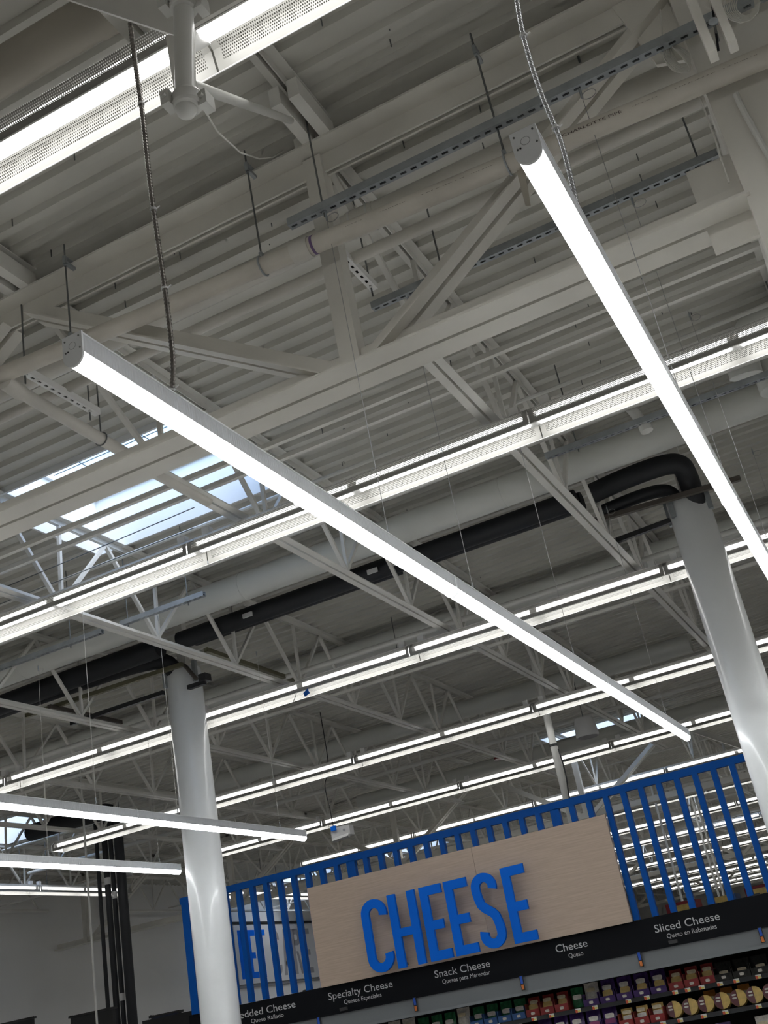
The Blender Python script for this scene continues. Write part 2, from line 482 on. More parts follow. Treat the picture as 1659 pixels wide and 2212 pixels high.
# ------------------------------------------------------------------ joists
def chord_mesh(y0, y1, up, name):
    """double angle along Y about x=0; up=+1 legs rise from a flat bottom, -1 hang from a flat top"""
    mb = MB(); L, g, t = .05, .0085, .006
    for s in (-1, 1):
        mb.angle((s*g, y0, 0), (s*g, y1, 0), (s,0,0), (0,0,up), L, L, t)
    return mb.mesh(name, STEEL)
def web_mesh(dy, name, w=.032):
    mb = MB(); mb.bar((0,0,0), (0,dy,.68), w, .026, (0,0,1)); return mb.mesh(name, STEEL)
WEB_UP = web_mesh(.60, 'web_member'); WEB_DN = web_mesh(-.60, 'web_member'); WEB_V = web_mesh(0.02, 'web_member', .026)
joist_cache = {}
def joist(x, y0, y1, label, group, detail=True, near_bottom=1.15, far_bottom=1.1):
    r = thing('bar_joist', label, 'joist', (x, y0, JOIST_Z), group)
    key = round(y1 - y0, 2), near_bottom, far_bottom
    if key not in joist_cache:
        L = y1 - y0
        seat = MB().box(-.06, .06, -.08, .02, .625, .71).mesh('seat', STEEL)
        far = MB(); yy = near_bottom; k = 0
        while yy < L - far_bottom - .6:
            far.bar((0,yy,.045), (0,yy+.6,.72), .032, .026); far.bar((0,yy+1.2,.045), (0,yy+.6,.72), .032, .026); yy += 1.2
        joist_cache[key] = (chord_mesh(near_bottom - .05, L - far_bottom, 1, 'bottom_chord'), chord_mesh(-.05, L + .05, -1, 'top_chord'), seat, far.mesh('web_lattice', STEEL), MB().bar((0,.1,.72),(0,near_bottom,.04),.03,.03).mesh('end_web', STEEL))
    bc, tcd, seat, far, ew = joist_cache[key]
    inst('bottom_chord', bc, r); inst('top_chord', tcd, r, (0,0,DECK_Z - JOIST_Z)); inst('seat', seat, r); inst('end_web', ew, r)
    if detail:
        yy = near_bottom; L = y1 - y0
        while yy < L - far_bottom - .6:
            inst('web_member', WEB_UP, r, (0, yy, .045)); inst('web_member', WEB_DN, r, (0, yy + 1.2, .045))
            inst('web_member', WEB_V, r, (0, yy + .02, .045)); yy += 1.2
    else:
        inst('web_lattice', far, r, kind='stuff')
    return r
for n, k in enumerate(range(-2, 3)):
    # joists of the bay above the camera stop short of the girder with a raised end
    x = -1.51 + 1.83 * k
    r = thing('bar_joist', 'roof joist of the bay over the camera, %s from the left' % ORD[n], 'joist', (x, Y_N, JOIST_Z), 'joists of the bay over the camera')
    part('bottom_chord', MB().angle((x-.0085, Y_N+.8, JOIST_Z), (x-.0085, 2.62, JOIST_Z), (-1,0,0), (0,0,1), .05, .05, .006).angle((x+.0085, Y_N+.8, JOIST_Z), (x+.0085, 2.62, JOIST_Z), (1,0,0), (0,0,1), .05, .05, .006), STEEL, r)
    part('top_chord', MB().angle((x-.0085, Y_N, DECK_Z), (x-.0085, 3.92, DECK_Z), (-1,0,0), (0,0,-1), .055, .055, .006).angle((x+.0085, Y_N, DECK_Z), (x+.0085, 3.92, DECK_Z), (1,0,0), (0,0,-1), .055, .055, .006), STEEL, r)
    part('seat', MB().box(x-.075, x-.02, 3.55, 3.9, DECK_Z-.16, DECK_Z-.055).box(x+.02, x+.075, 3.55, 3.9, DECK_Z-.16, DECK_Z-.055), STEEL, r)
    for q in range(5):
        yb = 2.5 - 1.2*q
        part('web_member', MB().bar((x,yb,JOIST_Z+.04),(x,yb+.6,DECK_Z-.04),.03,.026), STEEL, r)
        part('web_member', MB().bar((x,yb,JOIST_Z+.04),(x,yb-.6,DECK_Z-.04),.03,.026), STEEL, r)
jn = list(range(-8, 4))
for n, k in enumerate(jn):
    joist(JX(k), GIRD_Y[0], GIRD_Y[1], 'white roof joist between the first and second girders, %s from the left' % ORD[n], 'joists between the first and second girder', far_bottom=1.1)
for n, k in enumerate(range(-8, 3)):
    joist(JX(k), GIRD_Y[1], GIRD_Y[2], 'roof joist of the bay behind the cheese sign, %s from the left' % ORD[n], 'joists beyond the second girder')
for n, k in enumerate(range(-8, 1)):
    joist(JX(k), GIRD_Y[2], GIRD_Y[3], 'distant roof joist of the third bay, %s from the left' % ORD[n], 'joists of the third bay', detail=False)
for n, k in enumerate(range(-8, -1)):
    joist(JX(k), GIRD_Y[3], Y_F - .1, 'farthest roof joist near the back wall, %s from the left' % ORD[n], 'joists near the back wall', detail=False)

# ------------------------------------------------------------------ girders (across the view)
def girder(y, x0, x1, label, ks, detail=True):
    r = thing('roof_girder', label, 'girder', ((x0+x1)/2, y, 4.17), 'roof girders')
    zb, zt, L, g = 4.17, 5.41, .115, .01
    for s in (-1, 1):
        part('bottom_chord_angle', MB().angle((x0, y+s*g, zb), (x1, y+s*g, zb), (0,s,0), (0,0,1), L, L, .012), GIRD, r)
        part('top_chord_angle', MB().angle((x0, y+s*g, zt), (x1, y+s*g, zt), (0,s,0), (0,0,-1), L, L, .012), GIRD, r)
    for k in ks:
        xb = JX(2*k)
        if x0 - .5 < xb < x1 + .5:
            part('vertical_web', MB().box(xb-.05, xb+.045, y-.045, y+.045, zb+.02, zt-.02), GIRD, r)
        for s in (-1, 1):
            p0 = Vector((xb + s*.12, y, zb+.07)); p1 = Vector((xb + s*1.74, y, zt-.08))
            if not (x0 - .1 < p1.x < x1 + .1): continue
            d = (p1-p0).normalized(); nrm = Vector((0,1,0)).cross(d).normalized()
            if nrm.z < 0: nrm = -nrm
            for q in (-1, 1):
                # leg against the gap, flange turned away on the lower side
                part('diagonal_web', MB().angle(p0 - nrm*.04 + Vector((0,q*.014,0)), p1 - nrm*.04 + Vector((0,q*.014,0)), nrm, (0,q,0), .085, .07, .009), GIRD, r)
    return r
girder(GIRD_Y[0], -9.2, .17, 'big cream steel girder crossing the picture in front of the roof joists', range(-2, 1))
girder(GIRD_Y[1], X_L + .02, 6.0, 'second roof girder, its lower chord running behind the cheese sign', range(-4, 2))
girder(GIRD_Y[2], X_L + .02, 4.0, 'third roof girder far behind the blue slats', range(-4, 1))
girder(GIRD_Y[3], X_L + .02, 2.0, 'farthest roof girder near the back of the store', range(-4, 0))

# bridging angles tying the joists together
def along_x(name, y, z, x0, x1, r, m, label, cat, group=None, n=8, dz=0.0):
    return solo(name, MB().tube([(x0,y,z),(x1,y,z+dz)], r, n), m, label, cat, group, True)
for n, (yy, zz, sz) in enumerate([(5.44, 4.91, .032), (5.64, 4.91, .032), (10.8, 4.91, .03), (13.9, 4.91, .03), (17.4, 4.91, .03)]):
    mb = MB().angle((-16.5, yy, zz), (4.0, yy, zz), (0,1,0), (0,0,1), sz, sz, .004)
    solo('bridging_angle', mb, STEEL, 'thin horizontal bridging angle across the joists, %s from the camera' % ORD[n], 'bridging', 'bridging angles across the joists')
for n, yy in enumerate([23.0, 27.5, 32.0]):
    solo('bridging_angle', MB().angle((-16.5, yy, 4.92), (2.0, yy, 4.92), (0,1,0), (0,0,1), .035, .035, .005), STEEL, 'bridging angle across the distant joists, %s beyond the second girder' % ORD[n], 'bridging', 'distant bridging angles')
for n, yy in enumerate([6.9, 11.6, 15.0, 22.0]):
    along_x('roof_conduit', yy, 5.36, -16, 3.5, .016, PIPE, 'thin painted conduit under the roof deck, %s from the camera' % ORD[n], 'conduit', 'roof conduits')

# ------------------------------------------------------------------ strip lights with perforated reflectors
PROF = [(-.122,0.0),(-.121,.012),(-.118,.088),(-.07,.126),(-.03,.138),(.03,.138),(.07,.126),(.118,.088),(.121,.012),(.122,0.0)]
def reflector_mesh():
    me = bpy.data.meshes.new('reflector'); L = 2.44
    vs = []; arc = [0.0]
    for a, b in zip(PROF[:-1], PROF[1:]): arc.append(arc[-1] + math.hypot(b[0]-a[0], b[1]-a[1]))
    tot = arc[-1]
    for x in (0.004, L-.004):
        for (yy, zz) in PROF: vs.append((x, yy, zz))
    n = len(PROF); fs = [(i, i+1, n+i+1, n+i) for i in range(n-1)]
    me.from_pydata(vs, [], fs); me.materials.append(PERF)
    uvl = me.uv_layers.new(name='sheet')
    vv = [a * .30 / tot for a in arc]
    for p in me.polygons:
        for li in p.loop_indices:
            vi = me.loops[li].vertex_index
            uvl.data[li].uv = (0.0 if vi < n else L, vv[vi % n])
    return me
REFL = reflector_mesh()
def lamp_mesh(L):
    mb = MB(); n = 8
    pts = [(.05*math.cos(math.pi + math.pi*k/n), .038*math.sin(math.pi + math.pi*k/n)) for k in range(n+1)]
    poly = [Vector((.035, a, .085 + b)) for a, b in pts] + [Vector((.035,.05,.10)), Vector((.035,-.05,.10))]
    mb.prism(poly, (L-.07, 0, 0)); return mb.mesh('lamp', LAMPM)
LAMP = lamp_mesh(1.22)
HOUS = MB().box(.02, 2.42, -.055, .055, .101, .136).mesh('housing', WHITE)
TAB = MB().box(-.03, .03, -.025, .025, .135, .2).mesh('mounting_tab', WHITE)
HANG = MB().tube([(0,0,.14),(0,0,.99)], .006, 6).mesh('hanger_rod', ROD)
HOLD = MB().box(-.032, .032, -.046, .046, .058, .101).mesh('lamp_holder', WHITE)
ENDP = MB().prism([(0,a,b) for a,b in PROF], (.004,0,0)).mesh('end_plate', WHITE)
LIP = MB().tube([(0.0,-.122,.002),(2.44,-.122,.002)], .003, 6).mesh('rolled_lip', WHITE)
def strip_fixture(loc, label, group, rz=0.0, full=True, ends=False):
    r = thing('strip_light', label, 'light fixture', loc, group, rz)
    inst('reflector', REFL, r)
    a = inst('lamp', LAMP, r); inst('lamp', LAMP, r, (1.22, 0, 0))
    inst('housing', HOUS, r)
    if full:
        inst('lamp_holder', HOLD, r, (1.22,0,0)); inst('lamp_holder', HOLD, r, (0,0,0)); inst('rolled_lip', LIP, r); inst('rolled_lip', LIP, r, (0,.244,0))
    if full: inst('mounting_tab', TAB, r, (.1,0,0)); inst('mounting_tab', TAB, r, (2.34,0,0))
    if rz: inst('hanger_rod', HANG, r, (.3,0,0)); inst('hanger_rod', HANG, r, (2.1,0,0))
    if ends: inst('end_plate', ENDP, r, (-.004,0,0))
    return r
ROW_Y = lambda n: 2.42 + 3.51 * n
LIP_Z = 4.60
X_SEAM = -1.317
for n in range(-3, 17):
    yy = ROW_Y(n)
    ks = []
    for k in range(-4, 4):
        xs = X_SEAM + 2.44 * k
        if n <= 5: ks.append(k)
        elif xs + 2.44 > -.80*yy - 1 and xs < -.08*yy + 2.0: ks.append(k)
    for q, k in enumerate(ks):
        if n < 0: lab = 'unseen perforated strip light, %s row behind the camera, %s from the left' % (ORD[-n-1], ORD[q]); gr = 'strip lights behind the camera'  # rows carried on unseen behind the camera, lighting the faces turned to it
        else:
            lab = 'perforated strip light, %s from the left in the %s row from the camera' % (ORD[q], ORD[n]); gr = 'strip lights of the %s row from the camera' % ORD[n]
        fx = strip_fixture((X_SEAM + 2.44*k, yy, LIP_Z), lab, gr, 0, n < 5, k == -4)
        if n == 0: fx.rotation_euler.x = math.radians(13); fx.location.y += .032; fx.location.z -= .008
# the run along the left wall
for q, y0 in enumerate([3.2, 5.64, 8.08, 10.52, 12.96, 15.4, 20.6, 23.04, 25.48, 30.4, 32.84, 35.28]):
    strip_fixture((-13.7, y0, LIP_Z), 'strip light running lengthwise along the grey left wall, %s from the camera' % ORD[q], 'strip lights along the left wall', math.pi/2, True, False)

# ------------------------------------------------------------------ hanging linear lights
LW, LZ0, LZ1 = .0285, 3.205, 3.295       # half width, bottom of diffuser, top
def led_bar(xc, y0, nmod, label, L=2.44):
    r = thing('linear_light', label, 'light fixture', (xc, y0, LZ0), 'hanging linear lights')
    y1 = y0 + nmod * L
    # fluted sides and flat top
    for s in (-1, 1):
        part('side_rail', MB().box(*(sorted((xc+s*LW, xc+s*(LW-.004)))), y0+.004, y1-.004, LZ1-.056, LZ1-.004), LEDRIB, r)
    part('top_rail', MB().box(xc-LW-.002, xc+LW+.002, y0+.004, y1-.004, LZ1-.004, LZ1+.001), LEDW, r)
    for k in range(nmod):
        a, b = y0 + k*L + .004, y0 + (k+1)*L - .004
        n = 10
        poly = [Vector((xc + LW*math.cos(math.pi+math.pi*q/n), a, LZ0+.031 + .031*math.sin(math.pi+math.pi*q/n))) for q in range(n+1)]
        poly += [Vector((xc+LW, a, LZ1-.058)), Vector((xc-LW, a, LZ1-.058))]
        part('diffuser', MB().prism(poly, (0, b-a, 0)), LEDM, r)
    def cap_poly(yy, e=.0025):
        n = 14
        pl = [Vector((xc+(LW+e)*math.cos(math.pi+math.pi*q/n), yy, LZ0+.031+(.031+e)*math.sin(math.pi+math.pi*q/n))) for q in range(n+1)]
        return pl + [Vector((xc+LW+e, yy, LZ1+e)), Vector((xc-LW-e, yy, LZ1+e))]
    c = part('end_cap', MB().prism(cap_poly(y0-.003), (0,.006,0)), LEDW, r)
    part('end_cap', MB().prism(cap_poly(y1-.003), (0,.006,0)), LEDW, r)
    sm = MB()
    for dx, dz in ((-.022,-.012),(.022,-.010),(-.021,-.046),(.024,-.046)):
        part('screw', MB().lathe([(.0001,0),(.0024,.0004),(.0024,.0022),(.0001,.0022)], (xc+dx, y0-.003, LZ1+dz), (0,-1,0), 8), ROD, c)
    kn = MB().tube([(xc+.0105*math.cos(t*math.pi/8), y0-.0032, LZ1-.031+.0105*math.sin(t*math.pi/8)) for t in range(17)], .0007, 4)
    part('knockout', kn, mat('knockout_shadow', (.45,.46,.48), .5), c)
    part('slot_hole', MB().lathe([(.0001,0),(.0026,.0004),(.0001,.0008)], (xc-.0145, y0-.003, LZ1-.045), (0,-1,0), 8), DARK, c)
    for k in range(1, nmod):
        yy = y0 + k*L
        part('joint_band', MB().prism(cap_poly(yy-.004, .003), (0,.008,0)), LEDW, r)
    return r
LEDA = led_bar(-1.513, 1.93, 3, 'long white hanging linear light, its near end cap left of the picture centre')
LEDB = led_bar(-.295, 1.965, 3, 'glowing hanging linear light running down the right side of the picture')
LEDC = led_bar(-5.05, 1.86, 3, 'hanging linear light crossing in front of the left round column')
LEDD = led_bar(-6.43, 1.86, 3, 'lower left hanging linear light ending at the left round column')
LEDE = led_bar(.98, 1.95, 3, 'hanging linear light just outside the right edge of the picture')

wn = [0]
def wire(x, y, z0, z1, label, m=WIRE, r=.0016):
    wn[0] += 1
    root = thing('suspension_wire', label, 'wire', (x, y, z0), 'suspension wires of the linear lights')
    part('cable', MB().tube([(x,y,z0+.03),(x,y,z1)], r, 5), m, root)
    part('hook', MB().tube([(x,y,z0+.034),(x+.007,y,z0+.018),(x+.004,y,z0),(x-.004,y,z0),(x-.007,y,z0+.018),(x,y,z0+.034)], .0022, 5), GALV, root)
    part('gripper', MB().tube([(x,y,z0+.03),(x,y,z0+.06)], .004, 6), GALV, root)
    part('spare_loop', MB().tube([(x+.03+.03*math.cos(t*math.pi/6), y-.004, z1-.07+.022*math.sin(t*math.pi/6)) for t in range(13)], .0018, 5), m, root)
    part('top_gripper', MB().tube([(x,y,z1-.02),(x,y,z1-.07)], .0055, 6), GALV, root)
ZT = LZ1
for q, (yy, zt) in enumerate([(3.78, 4.95), (4.68, 4.99), (6.25, 4.82), (8.62, 5.1)]):
    wire(-1.513, yy, ZT, zt, 'thin steel wire holding the long linear light, %s from its near end' % ORD[q])
for q, (yy, zt) in enumerate([(3.78, 4.95), (4.68, 4.99), (6.3, 5.2), (8.7, 5.2)]):
    wire(-.295, yy, ZT, zt, 'thin steel wire holding the right linear light, %s from its near end' % ORD[q])
for q, yy in enumerate([4.4, 6.32, 7.27, 8.78]):
    wire(-5.05, yy, ZT, 4.95, 'pale wire of the linear light crossing the left column, %s from its near end' % ORD[q], WIREW)
for q, yy in enumerate([4.6, 7.4, 8.89]):
    wire(-6.43, yy, ZT, 4.95, 'pale wire holding the lower left linear light, %s from its near end' % ORD[q], WIREW)
for q, (yy, zt) in enumerate([(3.78, 4.95), (4.68, 4.99), (6.3, 5.2), (7.4, 5.2)]):
    wire(.98, yy, ZT, zt, 'thin wire beside the right picture edge, %s from the camera' % ORD[q])

# ------------------------------------------------------------------ slotted strut channels
def strut(x0, x1, y, z, label, m=GALV, w=.041, slots=True, pitch=.0508, rz=None, hung=None):
    """C channel along X, slotted web facing down"""
    r = thing('strut_channel', label, 'strut channel', (x0, y, z), 'slotted strut channels')
    t = .003
    body = MB()
    body.box(x0, x1, y-w/2, y-w/2+t, z, z+w); body.box(x0, x1, y+w/2-t, y+w/2, z, z+w)
    if slots:
        n = int((x1-x0)/pitch); sw, sh = .029, .013
        body.box(x0, x1, y-w/2+t, y-sh/2, z, z+t); body.box(x0, x1, y+sh/2, y+w/2-t, z, z+t)
        xa = x0
        for k in range(n):
            c = x0 + (k+.5)*pitch; body.box(xa, c-sw/2, y-sh/2, y+sh/2, z, z+t); xa = c + sw/2
        body.box(xa, x1, y-sh/2, y+sh/2, z, z+t)
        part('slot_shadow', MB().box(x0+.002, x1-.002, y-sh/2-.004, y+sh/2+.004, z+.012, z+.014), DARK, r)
    else:
        body.box(x0, x1, y-w/2+t, y+w/2-t, z, z+t)
    body.box(x0, x1, y-w/2+t, y-w/2+.011, z+w-t, z+w); body.box(x0, x1, y+w/2-.011, y+w/2-t, z+w-t, z+w)
    part('channel', body, m, r)
    for hx, hz in (hung or []):
        part('rod', MB().tube([(hx, y, z-.03), (hx, y, hz)], .0048, 6), ROD, r)
        part('nut', MB().lathe([(.011,0),(.011,.008)], (hx, y, z-.009), (0,0,1), 6), GALV, r)
    return r
strut(-1.70, 1.2, 3.78, 4.935, 'grey slotted strut channel crossing in front of the big girder, upper right', hung=[(-1.52, 5.53), (.9, 5.53)])
strut(-1.715, .14, 4.68, 4.98, 'grey slotted strut channel behind the girder diagonals, under the deck', hung=[(-1.3, 5.53), (0.05, 5.53)])
strut(-5.37, -4.54, 7.2, 4.92, 'slotted strut channel holding a wire, below the nearest skylight', hung=[(-5.3,5.6),(-4.7,5.6)])
strut(-7.9, -5.56, 7.2, 4.92, 'slotted strut channel at the left picture edge below the first strip light', hung=[(-7.5,5.6),(-5.9,5.6)])
strut(-1.53, .9, 6.97, 4.90, 'slotted strut channel at right, behind the bright right linear light', hung=[(-1.3,5.6),(.2,5.6)])
strut(-5.0, -3.2, 10.6, 5.0, 'thin strut channel beyond the black insulated pipes, right of the left column', hung=[(-4.4,5.5)])

# white slotted trapeze hangers running away from the camera
def trapeze(x, y0, y1, z, label, rods):
    r = thing('trapeze_hanger', label, 'pipe hanger', (x, y0, z), 'white slotted trapeze hangers')
    w, t = .041, .003; b = MB()
    b.box(x-w/2, x-w/2+t, y0, y1, z, z+w); b.box(x+w/2-t, x+w/2, y0, y1, z, z+w)
    n = int((y1-y0)/.0508); sh = .013; ya = y0
    b.box(x-w/2+t, x-sh/2, y0, y1, z, z+t); b.box(x+sh/2, x+w/2-t, y0, y1, z, z+t)
    for k in range(n):
        c = y0 + (k+.5)*.0508; b.box(x-sh/2, x+sh/2, ya, c-.0125, z, z+t); ya = c + .0125
    b.box(x-sh/2, x+sh/2, ya, y1, z, z+t)
    part('channel', b, WHITE, r)
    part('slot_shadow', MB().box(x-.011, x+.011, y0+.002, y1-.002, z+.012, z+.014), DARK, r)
    for yy in rods:
        part('rod', MB().tube([(x,yy,z-.06),(x,yy,5.52)], .0048, 6), ROD, r)
        part('nut', MB().lathe([(.011,0),(.011,.008)], (x,yy,z-.01), (0,0,1), 6), WHITE, r)
trapeze(-3.40, 3.86, 4.51, 4.96, 'white slotted pipe hanger behind the near end of the long linear light', [3.93, 4.44])
trapeze(-1.62, 4.13, 4.50, 4.96, 'white slotted pipe hanger right of the girder vertical', [4.46])

# ------------------------------------------------------------------ pipes along the girder
def pvc_axis(x): return 4.74 + (x + .668) * (-.058)
r = thing('drain_pipe', 'beige PVC drain pipe with printed lettering slung in front of the big girder', 'pipe', (-1.5, 3.79, 4.8))
part('pipe_body', MB().tube([(-6.0,3.79,pvc_axis(-6.0)),(1.6,3.79,pvc_axis(1.6))], .0425, 20), PVCB, r, True)
for xc, m_, rr, ln in ((-1.665, PVC, .049, .09), (-1.60, PURPLE, .0445, .012), (-5.2, PVC, .049, .09)):
    part('coupling', MB().tube([(xc-ln/2,3.79,pvc_axis(xc-ln/2)),(xc+ln/2,3.79,pvc_axis(xc+ln/2))], rr, 20), m_, r, True)
def wrap_text(body, xa, xb, ang0, cap):
    vs, fs = text_mb(body, 1.0); xs = [v.x for v in vs]; a, b = min(xs), max(xs); sx = (xb-xa)/(b-a); sc = cap/.7
    mb = MB(); R = .0436
    pts = []
    for v in vs:
        xx = xa + (v.x-a)*sx; th = ang0 + v.y*sc/R
        pts.append((xx, 3.79 - R*math.cos(th), pvc_axis(xx) + R*math.sin(th)))
    return mb.add(pts, fs)
INK = mat('pipe_print', (.07,.045,.04), .6)
part('lettering', wrap_text('CHARLOTTE PIPE', -.415, -.165, -.30, .0125), INK, r)
for q, (u, n_) in enumerate([(-.12, .1), (.05, .16), (.24, .13), (-1.25, .12), (-1.05, .2), (-.82, .1), (-1.42, .08)]):
    part('lettering', wrap_text('- --- -- ---- - --', u, u + n_, -.25, .012), INK, r)
for q, xr in enumerate((-.668, -1.87, -2.98)):
    h = thing('rod_hanger', 'threaded rod with beam clamp holding the PVC pipe, %s from the right' % ORD[q], 'pipe hanger', (xr, 3.79, pvc_axis(xr)), 'threaded rod hangers of the PVC pipe')
    za = pvc_axis(xr)
    part('rod', MB().tube([(xr,3.79,za+.05),(xr,3.79,5.50)], .0048, 6), ROD, h)
    part('beam_clamp', MB().box(xr-.009, xr+.009, 3.78, 3.86, 5.375, 5.393).box(xr-.009, xr+.009, 3.78, 3.86, 5.411, 5.422).box(xr-.009,xr+.009,3.78,3.795,5.393,5.411), GALV, h)
    part('clamp_nut', MB().lathe([(.010,0),(.010,.008)], (xr,3.79,5.362), (0,0,1), 6), GALV, h)
    part('pipe_ring', MB().tube([(xr, 3.79+.047*math.sin(t*math.pi/10), za+.047*math.cos(t*math.pi/10)) for t in range(21)], .005, 5), GALV, h)
    part('ring_bolt', MB().box(xr-.008, xr+.008, 3.78, 3.80, za+.045, za+.075), GALV, h)
# bigger painted drain behind the webs
r = thing('roof_drain_pipe', 'larger cream roof drain pipe behind the girder webs with a band coupling', 'pipe', (-2, 4.35, 5.2))
part('pipe_body', MB().tube([(-7.0,4.35,5.30),(1.6,4.35,5.255)], .066, 22), PVC, r, True)
part('band_coupling', MB().tube([(-1.62,4.35,5.272),(-1.47,4.35,5.272)], .071, 22), PVC, r, True)
for xx in (-1.60, -1.50): part('clamp_band', MB().tube([(xx-.006,4.35,5.272),(xx+.006,4.35,5.272)], .0735, 22), PIPE, r, True)
part('band_coupling', MB().tube([(-3.35,4.35,5.28),(-3.2,4.35,5.28)], .071, 22), PVC, r, True)
r = thing('small_drain_pipe', 'slim painted pipe just below the beige PVC drain pipe', 'pipe', (-2, 4.25, 4.95))
part('pipe_body', MB().tube([(-7.0,4.25,5.05),(1.4,4.25,4.97)], .03, 16), PVC, r, True)
r = thing('branch_pipe', 'painted branch pipe running away under the left end of the long linear light', 'pipe', (-3.42, 3.95, 4.83))
part('pipe_body', MB().tube([(-3.42,3.83,4.85),(-3.42,5.6,4.80)], .035, 16), PVC, r, True)
part('elbow', MB().tube([(-3.42,3.80,4.86),(-3.42,3.92,4.845)], .043, 16), PVC, r, True)
part('pipe_ring', MB().tube([(-3.42+.04*math.sin(t*math.pi/8),4.55,4.832+.04*math.cos(t*math.pi/8)) for t in range(17)], .004, 5), ROD, r)
part('rod', MB().tube([(-3.42,4.55,4.87),(-3.42,4.55,5.52)], .0045, 6), ROD, r)
r = thing('overhead_pipe', 'thick tan painted pipe above the nearest strip light at upper left', 'pipe', (-2.5, 2.56, 5.2))
part('pipe_body', MB().tube([(-6,2.56,5.2),(-1.72,2.56,5.2)], .085, 22), TAN, r, True)
part('end_coupling', MB().tube([(-1.80,2.56,5.2),(-1.70,2.56,5.2)], .092, 22), TAN, r, True)

# ------------------------------------------------------------------ capped pipe, plate and brace near the camera
r = thing('capped_pipe', 'short white capped sprinkler pipe hanging at the top left with grooved couplings', 'pipe', (-1.13, 2.0, 3.9))
b0 = at_y(402, 236, 2.0); b1 = at_y(396, 15, 2.0); ax = (b1 - b0).normalized(); b2 = b0 + ax*1.2
part('pipe_body', MB().tube([b0, b2], .0285, 20), PIPE, r, True)
part('dome_cap', MB().lathe([(.002,-.026),(.014,-.024),(.024,-.016),(.0295,-.002),(.0295,.02)], b0, ax, 20), PIPE, r, True)
def coupling(o, name='coupling'):
    c = part(name, MB().lathe([(.030,-.024),(.038,-.022),(.042,-.014),(.039,0),(.042,.014),(.038,.022),(.030,.024)], o, ax, 20), PIPE, r, True)
    for s in (-1, 1):
        e = o + RIGHT*s*.050
        part('bolt_pad', MB().box(e.x-.013, e.x+.013, e.y-.022, e.y+.022, e.z-.026, e.z+.022), PIPE, c)
        part('bolt', MB().tube([e+Vector((0,-.032,0)), e+Vector((0,.032,0))], .0075, 8), PIPE, c)
coupling(at_y(405,218,2.0)); coupling(at_y(396,10,2.0))
pl = [at_y(u,v,2.09) for u,v in ((120,-11),(378,76),(420,52),(540,-16))]
zt = 5.2
poly = pl + [Vector((pl[-1].x-.05, 2.09, zt)), Vector((pl[0].x+.05, 2.09, zt))]
r2 = thing('gusset_plate', 'white steel plate at the top left behind the capped pipe', 'steel plate', (pl[1].x, 2.09, pl[1].z))
part('plate', MB().prism(poly, (0,.012,0)), STEEL, r2)
pb = [at_y(u,v,2.08) for u,v in ((357,74),(381,78),(383,200),(377,200))]
part('stiffener', MB().prism(pb, (0,.012,0)), STEEL, r2)
solo('brace_pipe', MB().tube([at_y(415,184,2.06), Vector((-1.53,3.62,5.36))], .0165, 12), PIPE, 'thin painted brace pipe running from the capped pipe to the roof joist', 'pipe', None, True)
p = [at_y(440,235,2.05), at_y(470,285,2.3), at_y(520,330,2.7), at_y(560,343,3.2), at_z(590,340,5.4), at_z(612,326,5.44)]
solo('loose_wire', MB().tube(p, .003, 6), WIREW, 'loose white wire drooping from the capped pipe to the girder top', 'wire', None, True)

# ------------------------------------------------------------------ flexible metal conduits
def smooth_path(pts, n):
    pts = [Vector(p) for p in pts]; out = []
    for i in range(len(pts)-1):
        p0, p1, p2, p3 = pts[max(i-1,0)], pts[i], pts[i+1], pts[min(i+2,len(pts)-1)]
        for k in range(n):
            t = k/n
            out.append(.5*((2*p1)+(-p0+p2)*t+(2*p0-5*p1+4*p2-p3)*t*t+(-p0+3*p1-3*p2+p3)*t**3))
    out.append(pts[-1]); return out
def resample(pts, step):
    out = [pts[0]]; acc = 0
    for a, b in zip(pts[:-1], pts[1:]):
        L = (b-a).length; t = step - acc
        while t < L: out.append(a + (b-a)*(t/L)); t += step
        acc = (acc + L) % step
    return out
def conduit(pts, label, ties, rad=.0078, m=FLEX):
    path = resample(smooth_path(pts, 14), .0028)
    rr = [rad*(1.0 if (i//2) % 2 else .80) for i in range(len(path))]
    r = thing('flex_conduit', label, 'conduit', path[-1], 'flexible metal conduits')
    part('armour', MB().tube(path, rr, 10), m, r, True)
    for t in ties:
        k = int(t*(len(path)-3)); part('cable_tie', MB().tube([path[k], path[k+2]], rad*1.35, 10), PLASTIC, r, True)
        part('cable_tie', MB().tube([path[k]+RIGHT*.009, path[k]+RIGHT*.02+Vector((0,0,.01))], .0022, 5), PLASTIC, r)
px = [(281,48),(294,150),(308,250),(322,380),(338,500),(354,610),(368,720),(374,790),(371,840),(362,873)]
conduit([at_y(u, v, 2.2 + .13*i/9) for i, (u,v) in enumerate(px)], 'dark flexible metal conduit feeding the long linear light from above', [.24, .53, .735, .97], .0082, FLEXD)
px = [(1108,-60),(1124,45),(1142,120),(1172,210),(1208,296),(1228,365),(1243,430),(1252,468)]
conduit([at_y(u, v, 2.36) for u, v in px], 'shiny flexible metal conduit feeding the right linear light', [.27, .67])
solo('conduit_bracket', MB().prism([Vector((-1.513-.02, 2.27, LZ1)), Vector((-1.513+.02,2.27,LZ1)), Vector((-1.513,2.27,LZ1+.05))], (0,.003,0)), LEDW, 'small white bracket on top of the long linear light', 'bracket')

